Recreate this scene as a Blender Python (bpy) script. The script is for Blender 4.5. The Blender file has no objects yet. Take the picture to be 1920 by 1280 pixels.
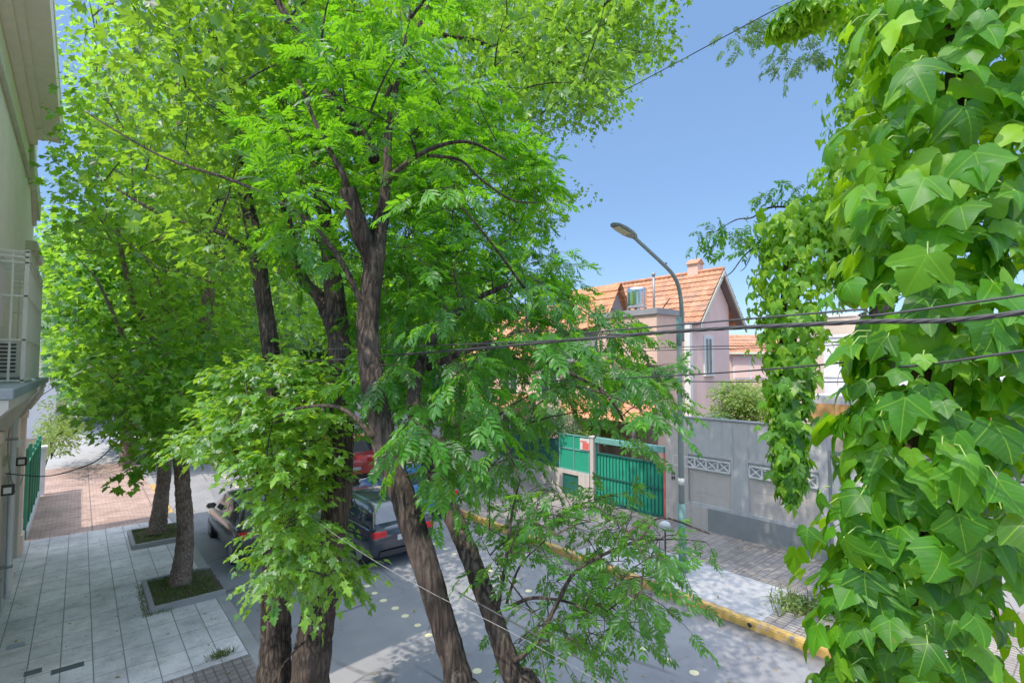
import bpy, bmesh, math, random
import numpy as np
from mathutils import Vector, Matrix

random.seed(7)
rng = np.random.default_rng(11)
R = math.radians
scene = bpy.context.scene
COL = scene.collection
CAMZ = 4.6
YAW, PITCH = R(40.1), R(2.74)
F3 = Vector((math.sin(YAW)*math.cos(PITCH), math.cos(YAW)*math.cos(PITCH), math.sin(PITCH)))
R3 = Vector((math.cos(YAW), -math.sin(YAW), 0))
U3 = R3.cross(F3)
CAM = Vector((0, 0, CAMZ))

# ---------------------------------------------------------------- survey helpers
def ray(px, py):
    return F3 + R3*((px-960)/960) + U3*((640-py)/960)
def Pd(px, py, d): return CAM + ray(px, py)*d
def Px(px, py, X):
    r = ray(px, py); return CAM + r*(X/r.x)
def Py(px, py, Y):
    r = ray(px, py); return CAM + r*(Y/r.y)
def Pz(px, py, z):
    r = ray(px, py); return CAM + r*((z-CAMZ)/r.z)
def project(P):
    q = np.asarray(P) - np.array(CAM)
    d = q @ np.array(F3); x = q @ np.array(R3); y = q @ np.array(U3)
    dd = np.where(np.abs(d) < 1e-6, 1e-6, d)
    return 960+960*x/dd, 640-960*y/dd, d

# ---------------------------------------------------------------- materials
def lin(r, g, b):
    f = lambda c: c/12.92 if c <= .04045 else ((c+.055)/1.055)**2.4
    return (f(r/255), f(g/255), f(b/255), 1)
def nm(name):
    m = bpy.data.materials.new(name); m.use_nodes = True
    nt = m.node_tree; nt.nodes.clear()
    out = nt.nodes.new('ShaderNodeOutputMaterial')
    return m, nt, out
def node(nt, t, **kw):
    n = nt.nodes.new(t)
    for k, v in kw.items():
        if k in n.inputs: n.inputs[k].default_value = v
        else: setattr(n, k, v)
    return n
def mixc(nt, fac, a, b, mode='MIX'):
    n = nt.nodes.new('ShaderNodeMix'); n.data_type = 'RGBA'; n.blend_type = mode
    for i, v in ((0, fac), (6, a), (7, b)):
        if hasattr(v, 'is_linked'): nt.links.new(v, n.inputs[i])
        else: n.inputs[i].default_value = v
    return n.outputs[2]
def ramp(nt, src, stops):
    n = nt.nodes.new('ShaderNodeValToRGB')
    el = n.color_ramp.elements
    while len(el) < len(stops): el.new(.5)
    for e, (p, c) in zip(el, stops): e.position = p; e.color = c if len(c) == 4 else (*c, 1)
    nt.links.new(src, n.inputs[0]); return n.outputs[0]
def sc(c, k): return (c[0]*k, c[1]*k, c[2]*k, 1)
def noise(nt, vec, scale, detail=5, rough=.6):
    n = node(nt, 'ShaderNodeTexNoise', Scale=scale, Detail=detail, Roughness=rough)
    if vec is not None: nt.links.new(vec, n.inputs['Vector'])
    return n.outputs[0]
def mapping(nt, src, scale=(1, 1, 1), rot=(0, 0, 0), loc=(0, 0, 0)):
    n = nt.nodes.new('ShaderNodeMapping')
    n.inputs['Scale'].default_value = scale; n.inputs['Rotation'].default_value = rot; n.inputs['Location'].default_value = loc
    nt.links.new(src, n.inputs[0]); return n.outputs[0]
def surf(name, col, rough=.8, var=.25, scale=1.5, bump=.15, bscale=40, metallic=0, streak=0, spec=.4, coat=0):
    """plain weathered surface: base colour with large stains, fine grain, optional rain streaks"""
    m, nt, out = nm(name)
    b = node(nt, 'ShaderNodeBsdfPrincipled', Roughness=rough, Metallic=metallic)
    b.inputs['Specular IOR Level'].default_value = spec
    if coat: b.inputs['Coat Weight'].default_value = coat; b.inputs['Coat Roughness'].default_value = .05
    oc = nt.nodes.new('ShaderNodeTexCoord').outputs['Object']
    n1 = noise(nt, oc, scale); n2 = noise(nt, oc, scale*9)
    c = mixc(nt, ramp(nt, n1, [(.3, (0, 0, 0, 1)), (.7, (1, 1, 1, 1))]), sc(col, 1-var), sc(col, 1+var*.6))
    c = mixc(nt, .35, c, mixc(nt, n2, sc(col, .6), sc(col, 1.3)))
    if streak:
        n3 = noise(nt, mapping(nt, oc, (6, 6, .35)), 1.2)
        c = mixc(nt, ramp(nt, n3, [(.5, (0, 0, 0, 1)), (.75, (streak, streak, streak, 1))]), c, sc(col, .45))
    nt.links.new(c, b.inputs['Base Color'])
    if bump:
        bp = node(nt, 'ShaderNodeBump', Strength=bump, Distance=.02)
        nt.links.new(noise(nt, oc, bscale), bp.inputs['Height']); nt.links.new(bp.outputs[0], b.inputs['Normal'])
    nt.links.new(b.outputs[0], out.inputs[0]); return m
def tiles(name, c1, c2, mort, w, h, off=0, msize=.012, rough=.75, stain=.35, loc=(0, 0, 0), rot=0, bump=.3, joint2=None):
    m, nt, out = nm(name)
    b = node(nt, 'ShaderNodeBsdfPrincipled', Roughness=rough)
    b.inputs['Specular IOR Level'].default_value = .35
    oc = nt.nodes.new('ShaderNodeTexCoord').outputs['Object']
    br = nt.nodes.new('ShaderNodeTexBrick')
    br.offset = off; br.squash = 1
    br.inputs['Color1'].default_value = c1; br.inputs['Color2'].default_value = c2; br.inputs['Mortar'].default_value = mort
    br.inputs['Scale'].default_value = 1; br.inputs['Mortar Size'].default_value = msize; br.inputs['Mortar Smooth'].default_value = .3
    br.inputs['Brick Width'].default_value = w; br.inputs['Row Height'].default_value = h
    nt.links.new(mapping(nt, oc, rot=(0, 0, rot), loc=loc), br.inputs['Vector'])
    c = br.outputs[0]
    st = ramp(nt, noise(nt, oc, .9), [(.35, (1-stain,)*3), (.65, (1.12,)*3)])
    c = mixc(nt, 1, c, st, 'MULTIPLY')
    c = mixc(nt, 1, c, ramp(nt, noise(nt, oc, 3.3, 8, .75), [(.30, (.62, .6, .57)), (.52, (1., 1., 1.))]), 'MULTIPLY')
    c = mixc(nt, 1, c, ramp(nt, noise(nt, oc, 30), [(.3, (.8,)*3), (.7, (1.1,)*3)]), 'MULTIPLY')
    if joint2:
        ws = node(nt, 'ShaderNodeSeparateXYZ'); nt.links.new(oc, ws.inputs[0])
        cmb = None
        for k, (per, ph, wd) in joint2.items():
            a = node(nt, 'ShaderNodeMath', operation='ADD'); nt.links.new(ws.outputs[k], a.inputs[0]); a.inputs[1].default_value = ph
            d = node(nt, 'ShaderNodeMath', operation='PINGPONG'); nt.links.new(a.outputs[0], d.inputs[0]); d.inputs[1].default_value = per/2
            l = node(nt, 'ShaderNodeMath', operation='LESS_THAN'); nt.links.new(d.outputs[0], l.inputs[0]); l.inputs[1].default_value = wd
            c = mixc(nt, l.outputs[0], c, sc(mort, .7))
    nt.links.new(c, b.inputs['Base Color'])
    bp = node(nt, 'ShaderNodeBump', Strength=bump, Distance=.01)
    inv = node(nt, 'ShaderNodeMath', operation='SUBTRACT'); inv.inputs[0].default_value = 1; nt.links.new(br.outputs['Fac'], inv.inputs[1])
    nt.links.new(inv.outputs[0], bp.inputs['Height']); nt.links.new(bp.outputs[0], b.inputs['Normal'])
    nt.links.new(b.outputs[0], out.inputs[0]); return m
def leafmat(name, dark, mid, light, trans, tw=.42, rough=.42, veins=False, spec=.35):
    m, nt, out = nm(name)
    at = nt.nodes.new('ShaderNodeAttribute'); at.attribute_name = 'tint'
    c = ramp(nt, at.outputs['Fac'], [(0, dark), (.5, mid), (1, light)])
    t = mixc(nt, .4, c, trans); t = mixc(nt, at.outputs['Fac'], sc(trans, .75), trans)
    oc = nt.nodes.new('ShaderNodeTexCoord')
    c = mixc(nt, 1, c, ramp(nt, noise(nt, oc.outputs['Object'], 9, 3), [(.3, (.75,)*3), (.7, (1.2,)*3)]), 'MULTIPLY')
    b = node(nt, 'ShaderNodeBsdfPrincipled', Roughness=rough); b.inputs['Specular IOR Level'].default_value = spec
    if veins:
        s = nt.nodes.new('ShaderNodeSeparateXYZ'); nt.links.new(oc.outputs['UV'], s.inputs[0])
        def M(op, a, bb=None):
            n = nt.nodes.new('ShaderNodeMath'); n.operation = op
            for i, v in enumerate((a, bb)):
                if v is None: continue
                if isinstance(v, (int, float)): n.inputs[i].default_value = v
                else: nt.links.new(v, n.inputs[i])
            return n.outputs[0]
        ax = M('ABSOLUTE', s.outputs[0])
        y = s.outputs[1]
        d2 = M('ABSOLUTE', M('SUBTRACT', M('MULTIPLY', ax, math.cos(.95)), M('MULTIPLY', y, math.sin(.95))))
        w = M('ADD', ax, 0)
        d = M('MINIMUM', w, d2)
        # secondary veins
        sv = M('PINGPONG', M('SUBTRACT', M('MULTIPLY', y, 7), M('MULTIPLY', ax, 4.5)), .5)
        vv = M('LESS_THAN', d, .011)
        v2 = M('MULTIPLY', M('LESS_THAN', sv, .05), .35)
        c = mixc(nt, M('MULTIPLY', M('MAXIMUM', vv, v2), .55), c, sc(light, 1.15))
        bn = noise(nt, mapping(nt, oc.outputs['Object'], (1, 1, 1)), 22, 4)
        c = mixc(nt, ramp(nt, bn, [(.66, (0, 0, 0)), (.74, (.8,)*3)]), c, (.16, .12, .03, 1))
        bp = node(nt, 'ShaderNodeBump', Strength=.35, Distance=.004)
        nt.links.new(M('SUBTRACT', 1, M('MAXIMUM', vv, v2)), bp.inputs['Height']); nt.links.new(bp.outputs[0], b.inputs['Normal'])
    nt.links.new(c, b.inputs['Base Color'])
    tr = nt.nodes.new('ShaderNodeBsdfTranslucent'); nt.links.new(t, tr.inputs[0])
    mx = node(nt, 'ShaderNodeMixShader'); mx.inputs[0].default_value = tw
    nt.links.new(b.outputs[0], mx.inputs[1]); nt.links.new(tr.outputs[0], mx.inputs[2]); nt.links.new(mx.outputs[0], out.inputs[0])
    return m
def barkmat(name, c1, c2, zs=1.1, k=14):
    m, nt, out = nm(name)
    b = node(nt, 'ShaderNodeBsdfPrincipled', Roughness=.9); b.inputs['Specular IOR Level'].default_value = .15
    oc = nt.nodes.new('ShaderNodeTexCoord').outputs['Object']
    v = mapping(nt, oc, (k, k, zs))
    wv = nt.nodes.new('ShaderNodeTexVoronoi'); wv.feature = 'DISTANCE_TO_EDGE'; wv.inputs['Scale'].default_value = 1.6
    dv = mixc(nt, .12, v, node(nt, 'ShaderNodeTexNoise', Scale=6.0).outputs[1]); nt.links.new(dv, wv.inputs['Vector'])
    n0 = noise(nt, v, 2.6, 8, .7); n2 = noise(nt, oc, 3)
    pl = node(nt, 'ShaderNodeMath', operation='MULTIPLY_ADD'); nt.links.new(wv.outputs['Distance'], pl.inputs[0]); pl.inputs[1].default_value = .9; nt.links.new(n0, pl.inputs[2])
    n1 = pl.outputs[0]
    c = ramp(nt, n1, [(.40, sc(c1, .35)), (.58, c1), (.90, c2)])
    c = mixc(nt, ramp(nt, n2, [(.45, (0, 0, 0)), (.7, (.5,)*3)]), c, sc(c2, 1.15))
    c = mixc(nt, ramp(nt, noise(nt, oc, 7, 8, .8), [(.60, (0, 0, 0)), (.68, (.55,)*3)]), c, (.21, .215, .17, 1))
    c = mixc(nt, ramp(nt, noise(nt, oc, 1.7, 3), [(.55, (0, 0, 0)), (.72, (.7,)*3)]), c, sc(c1, .45))
    nt.links.new(c, b.inputs['Base Color'])
    bp = node(nt, 'ShaderNodeBump', Strength=1.0, Distance=.05)
    nt.links.new(n1, bp.inputs['Height']); nt.links.new(bp.outputs[0], b.inputs['Normal'])
    nt.links.new(b.outputs[0], out.inputs[0]); return m
def glass(name, col=(.03, .04, .05, 1)):
    m, nt, out = nm(name)
    b = node(nt, 'ShaderNodeBsdfPrincipled', Roughness=.06); b.inputs['Base Color'].default_value = col
    b.inputs['Specular IOR Level'].default_value = .8
    nt.links.new(b.outputs[0], out.inputs[0]); return m
def emitless(name, col, rough=.3, metallic=0): return surf(name, col, rough, .08, 3, 0, metallic=metallic)

M = {}
def roadmat():
    m, nt, out = nm('asphalt')
    b = node(nt, 'ShaderNodeBsdfPrincipled', Roughness=.85); b.inputs['Specular IOR Level'].default_value = .3
    oc = nt.nodes.new('ShaderNodeTexCoord').outputs['Object']
    c = ramp(nt, noise(nt, oc, .55, 6, .65), [(.32, (.175, .175, .185)), (.68, (.275, .272, .275))])
    c = mixc(nt, 1, c, ramp(nt, noise(nt, oc, 85, 2, .8), [(.3, (.72,)*3), (.7, (1.2,)*3)]), 'MULTIPLY')
    pv = nt.nodes.new('ShaderNodeTexVoronoi'); pv.inputs['Scale'].default_value = .22; nt.links.new(mapping(nt, oc, (1, .45, 1)), pv.inputs['Vector'])
    c = mixc(nt, 1, c, ramp(nt, pv.outputs['Color'], [(.2, (.84,)*3), (.25, (1.04,)*3), (.8, (1.0,)*3)]), 'MULTIPLY')
    cv = nt.nodes.new('ShaderNodeTexVoronoi'); cv.feature = 'DISTANCE_TO_EDGE'; cv.inputs['Scale'].default_value = .55
    nt.links.new(mixc(nt, .35, oc, node(nt, 'ShaderNodeTexNoise', Scale=1.6, Detail=6).outputs[1]), cv.inputs['Vector'])
    ck = ramp(nt, cv.outputs['Distance'], [(.004, (.45,)*3), (.012, (1,)*3)])
    c = mixc(nt, ramp(nt, noise(nt, oc, .35), [(.48, (0, 0, 0)), (.56, (1, 1, 1))]), c, mixc(nt, 1, c, ck, 'MULTIPLY'))
    s = nt.nodes.new('ShaderNodeSeparateXYZ'); nt.links.new(oc, s.inputs[0])
    w = node(nt, 'ShaderNodeMath', operation='MULTIPLY_ADD'); nt.links.new(noise(nt, oc, 2.5), w.inputs[0]); w.inputs[1].default_value = .5; nt.links.new(s.outputs[0], w.inputs[2])
    g = node(nt, 'ShaderNodeMapRange'); nt.links.new(w.outputs[0], g.inputs[0]); g.inputs[1].default_value = 9.1; g.inputs[2].default_value = 9.55
    c = mixc(nt, g.outputs[0], c, (.085, .075, .06, 1))
    oil = ramp(nt, noise(nt, mapping(nt, oc, (1.5, .5, 1)), 1.1, 3), [(.66, (1,)*3), (.78, (.6,)*3)])
    c = mixc(nt, 1, c, oil, 'MULTIPLY')
    nt.links.new(c, b.inputs['Base Color'])
    bp = node(nt, 'ShaderNodeBump', Strength=.4, Distance=.01); nt.links.new(noise(nt, oc, 110), bp.inputs['Height']); nt.links.new(bp.outputs[0], b.inputs['Normal'])
    nt.links.new(b.outputs[0], out.inputs[0]); return m
M['asphalt'] = roadmat()
def kerbpaint():
    m, nt, out = nm('yellow_kerb_paint')
    b = node(nt, 'ShaderNodeBsdfPrincipled', Roughness=.75)
    oc = nt.nodes.new('ShaderNodeTexCoord').outputs['Object']
    y = ramp(nt, noise(nt, oc, 2), [(.3, (.42, .235, .045)), (.7, (.62, .38, .075))])
    g = ramp(nt, noise(nt, oc, 14), [(.3, (.16, .14, .12)), (.7, (.36, .33, .29))])
    c = mixc(nt, ramp(nt, noise(nt, oc, 5.5, 9, .72), [(.54, (0, 0, 0)), (.60, (1, 1, 1))]), y, g)
    c = mixc(nt, 1, c, ramp(nt, noise(nt, oc, 40), [(.3, (.75,)*3), (.7, (1.1,)*3)]), 'MULTIPLY')
    nt.links.new(c, b.inputs['Base Color'])
    bp = node(nt, 'ShaderNodeBump', Strength=.4, Distance=.01); nt.links.new(noise(nt, oc, 45), bp.inputs['Height']); nt.links.new(bp.outputs[0], b.inputs['Normal'])
    nt.links.new(b.outputs[0], out.inputs[0]); return m
M['slab'] = tiles('pavement_slabs', (.78, .75, .725, 1), (.62, .605, .60, 1), (.30, .285, .27, 1), .386, .62, 0, .010, loc=(.094, -.03, 0), stain=.3, bump=.35, joint2={0: (.386, .094, .007)})
M['brick_pave'] = tiles('brick_paving', (.54, .345, .275, 1), (.41, .265, .215, 1), (.20, .15, .135, 1), .2, .1, .5, .008, stain=.3, joint2={0: (1.55, -.4, .016), 1: (1.5, .35, .014)})
M['cobble'] = tiles('cobble_paving', (.32, .28, .24, 1), (.23, .20, .18, 1), (.12, .11, .1, 1), .13, .13, 0, .012, stain=.45, joint2={0: (.78, .1, .01), 1: (.78, .2, .01)})
M['tile_r'] = tiles('ribbed_paving', (.33, .285, .25, 1), (.265, .23, .205, 1), (.13, .115, .1, 1), .2, .2, 0, .012, stain=.35, joint2={0: (.1, 0, .012), 1: (1.0, .3, .01)})
M['concrete'] = surf('concrete', (.36, .36, .365, 1), .85, .18, 1.2, .2, 60)
M['kerb'] = surf('kerb_stone', (.30, .295, .285, 1), .85, .25, 2, .3, 40)
M['kerb_y'] = kerbpaint()
M['dots'] = surf('worn_yellow_paint', (.86, .76, .40, 1), .7, .15, 8, .1)
M['soil'] = surf('soil', (.075, .055, .035, 1), .95, .5, 6, .8, 60)
M['ground'] = surf('ground', (.16, .14, .11, 1), .95, .3, .2, .3, 20)
M['drain'] = surf('cast_iron', (.075, .085, .1, 1), .55, .2, 6, .3, 60)
M['drain_l'] = surf('light_iron', (.30, .34, .38, 1), .5, .2, 6, .2, 60)
M['facade'] = surf('facade_plaster', (.88, .68, .56, 1), .85, .12, .8, .12, 50, streak=.35)
M['facade_g'] = surf('facade_plaster_upper', (.95, .73, .71, 1), .85, .10, .8, .08, 50)
M['soffit'] = surf('painted_soffit', (.97, .76, .80, 1), .8, .06, .6, .05, 30)
M['mould'] = surf('mould_plaster', (.60, .54, .45, 1), .85, .18, 2, .15, 40, streak=.4)
M['pinkbase'] = surf('pink_granite', (.50, .39, .34, 1), .6, .2, 6, .1, 80)
M['slate'] = surf('ledge_slate', (.20, .23, .25, 1), .6, .2, 3, .15, 30)
M['cage'] = surf('cream_metal', (.62, .59, .50, 1), .5, .1, 3, .05)
M['darkglass'] = glass('window_glass')
M['door'] = surf('dark_door', (.10, .085, .07, 1), .6, .2, 3, .1)
M['pipe'] = surf('white_plastic', (.66, .68, .70, 1), .45, .06, 3, 0)
M['black'] = surf('black_rubber', (.018, .018, .02, 1), .5, .1, 8, 0)
M['grey_metal'] = surf('grey_metal', (.23, .25, .25, 1), .45, .15, 4, .05, metallic=.3)
M['green_fence'] = surf('green_painted_metal', (.02, .22, .115, 1), .5, .25, 3, .1)
M['green_mesh'] = surf('green_sheet', (.012, .28, .155, 1), .45, .25, 1.3, .08)
M['green_teal'] = surf('teal_painted_beam', (.10, .30, .27, 1), .5, .2, 3, .05)
M['green_dark'] = surf('dark_green_sheet', (.006, .085, .065, 1), .5, .3, 2, .1)
M['white_wall'] = surf('white_wall', (.70, .69, .73, 1), .85, .06, .5, .06, 30, streak=.15)
M['white_trim'] = surf('white_trim', (.74, .74, .72, 1), .7, .06, 2, .05)
M['grey_wall'] = surf('grey_plaster_wall', (.46, .455, .465, 1), .9, .18, .7, .2, 50, streak=.55)
M['grey_panel'] = surf('wall_panel', (.52, .455, .42, 1), .9, .16, .9, .15, 50, streak=.5)
M['grey_plinth'] = surf('dark_plinth', (.215, .22, .225, 1), .9, .18, .9, .25, 50)
M['white_vent'] = surf('white_vent', (.62, .62, .61, 1), .7, .1, 3, .1)
M['pink'] = surf('pink_plaster', (.70, .45, .34, 1), .9, .10, .5, .1, 40, streak=.2)
M['pinkgrey'] = surf('pinkish_gable_plaster', (.84, .58, .50, 1), .9, .10, .5, .1, 40, streak=.2)
M['stone'] = tiles('stone_cladding', (.46, .30, .25, 1), (.36, .23, .19, 1), (.22, .15, .13, 1), .5, .16, .5, .012, stain=.2)
def tilemat(name, col):
    m, nt, out = nm(name)
    b = node(nt, 'ShaderNodeBsdfPrincipled', Roughness=.88)
    oc = nt.nodes.new('ShaderNodeTexCoord').outputs['Object']
    v = nt.nodes.new('ShaderNodeTexVoronoi'); v.inputs['Scale'].default_value = 3.4; nt.links.new(oc, v.inputs['Vector'])
    s = nt.nodes.new('ShaderNodeSeparateColor'); nt.links.new(v.outputs['Color'], s.inputs[0])
    c = ramp(nt, s.outputs[0], [(0, sc(col, .72)), (.35, sc(col, .95)), (.75, sc(col, 1.06)), (1, (min(1, col[0]*1.12), col[1]*1.3, col[2]*1.5, 1))])
    c = mixc(nt, ramp(nt, noise(nt, oc, 1.1, 6, .7), [(.5, (0, 0, 0)), (.68, (.75,)*3)]), c, (.19, .13, .095, 1))
    c = mixc(nt, 1, c, ramp(nt, noise(nt, oc, 24), [(.3, (.72,)*3), (.7, (1.15,)*3)]), 'MULTIPLY')
    nt.links.new(c, b.inputs['Base Color'])
    bp = node(nt, 'ShaderNodeBump', Strength=.35, Distance=.02); nt.links.new(noise(nt, oc, 30), bp.inputs['Height']); nt.links.new(bp.outputs[0], b.inputs['Normal'])
    nt.links.new(b.outputs[0], out.inputs[0]); return m
M['tile'] = tilemat('clay_tile', (.50, .20, .09, 1))
M['tile2'] = tilemat('bright_clay_tile', (.56, .21, .08, 1))
M['tiledark'] = surf('dark_slate_tile', (.20, .155, .145, 1), .8, .35, 5, .2, 40)
M['barge'] = surf('bargeboard', (.45, .44, .36, 1), .8, .15, 4, .1)
M['soffit_d'] = surf('eave_shadow_board', (.22, .15, .15, 1), .85, .15, 4, .1)  # dark tone puts the shade under the eave into the board colour
M['orange'] = surf('orange_fascia', (.52, .24, .07, 1), .8, .15, 1, .1)
M['beige'] = surf('beige_wall', (.60, .47, .36, 1), .9, .1, .8, .1)
M['steel'] = surf('stainless', (.62, .64, .66, 1), .18, .06, 5, 0, metallic=1)
M['lamp_pole'] = surf('lamp_pole_paint', (.21, .255, .25, 1), .45, .18, 4, .05)
M['lamp_low'] = surf('lamp_pole_green', (.13, .27, .25, 1), .5, .25, 5, .1)
M['lamp_glass'] = surf('lamp_glass', (.55, .52, .30, 1), .25, .1, 4, 0)
M['cable'] = surf('cable_rubber', (.02, .02, .022, 1), .55, .1, 8, .05)
M['cable_w'] = surf('pale_cable', (.28, .28, .26, 1), .6, .1, 8, .0)
M['utility'] = surf('concrete_pole', (.50, .49, .48, 1), .85, .1, 2, .1)
M['tyre'] = surf('tyre', (.02, .02, .02, 1), .8, .1, 8, .1)
M['rim'] = surf('rim', (.45, .46, .47, 1), .3, .1, 8, 0, metallic=.8)
M['red_glass'] = surf('red_lens', (.75, .015, .02, 1), .15, .05, 8, 0)
M['red_sign'] = surf('red_print', (.68, .10, .08, 1), .5, .1, 8, 0)
M['blue_sign'] = surf('blue_print', (.03, .08, .55, 1), .4, .1, 8, 0)
M['clear_lens'] = surf('clear_lens', (.7, .7, .68, 1), .1, .05, 8, 0)
M['plate'] = surf('plate', (.65, .65, .65, 1), .4, .05, 8, 0)
def paint(name, c): return surf(name, c, .28, .04, 2, 0, coat=1.0, spec=.5)
M['paint_black'] = paint('paint_black', (.012, .016, .03, 1))
M['paint_brown'] = paint('paint_brown', (.045, .036, .032, 1))
M['paint_red'] = paint('paint_red', (.55, .025, .03, 1))
M['paint_blue'] = paint('paint_blue', (.03, .17, .48, 1))
M['paint_white'] = paint('paint_white', (.65, .65, .66, 1))
M['bark_a'] = barkmat('bark_brown', (.038, .028, .021, 1), (.145, .105, .075, 1), 2.6, 19)
M['bark_c'] = barkmat('bark_pinkish', (.16, .11, .08, 1), (.30, .22, .165, 1), 5, 14)
M['bark_ivy'] = barkmat('vine_wood', (.055, .035, .022, 1), (.11, .07, .045, 1))
M['leaf_a'] = leafmat('ash_leaves', (.004, .036, .003, 1), (.020, .140, .005, 1), (.13, .39, .012, 1), (.25, .74, .008, 1), .40)
M['leaf_b'] = leafmat('maple_leaves', (.008, .050, .005, 1), (.042, .175, .010, 1), (.24, .48, .04, 1), (.38, .78, .02, 1), .40, spec=.5)
M['leaf_h'] = leafmat('upper_leaves', (.005, .038, .010, 1), (.020, .110, .012, 1), (.13, .36, .018, 1), (.28, .74, .02, 1), .38)
M['leaf_c'] = leafmat('far_leaves', (.006, .045, .012, 1), (.035, .165, .018, 1), (.26, .52, .03, 1), (.46, .94, .03, 1), .44)
M['leaf_d'] = leafmat('distant_leaves', (.02, .09, .03, 1), (.04, .15, .045, 1), (.10, .24, .06, 1), (.18, .42, .09, 1))
M['leaf_w'] = leafmat('pale_leaves', (.05, .13, .05, 1), (.10, .22, .08, 1), (.20, .36, .14, 1), (.3, .55, .15, 1))
M['leaf_ivy'] = leafmat('ivy_leaves', (.008, .062, .003, 1), (.034, .185, .005, 1), (.19, .43, .012, 1), (.36, .76, .006, 1), .42, .48, True, spec=.28)
M['leaf_ivy2'] = leafmat('ivy_leaves_far', (.018, .09, .005, 1), (.065, .24, .009, 1), (.24, .48, .02, 1), (.40, .80, .015, 1), .42)
M['leaf_bush'] = leafmat('bush_leaves', (.06, .14, .02, 1), (.14, .26, .04, 1), (.30, .42, .08, 1), (.40, .55, .08, 1))
M['leaf_dry'] = leafmat('dry_leaves', (.20, .13, .05, 1), (.34, .22, .08, 1), (.45, .34, .12, 1), (.55, .35, .1, 1))
M['petiole'] = surf('petiole', (.22, .36, .06, 1), .5, .2, 8, 0)
M['grass'] = leafmat('grass_blades', (.05, .09, .015, 1), (.11, .16, .03, 1), (.22, .24, .06, 1), (.25, .35, .05, 1))

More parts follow.
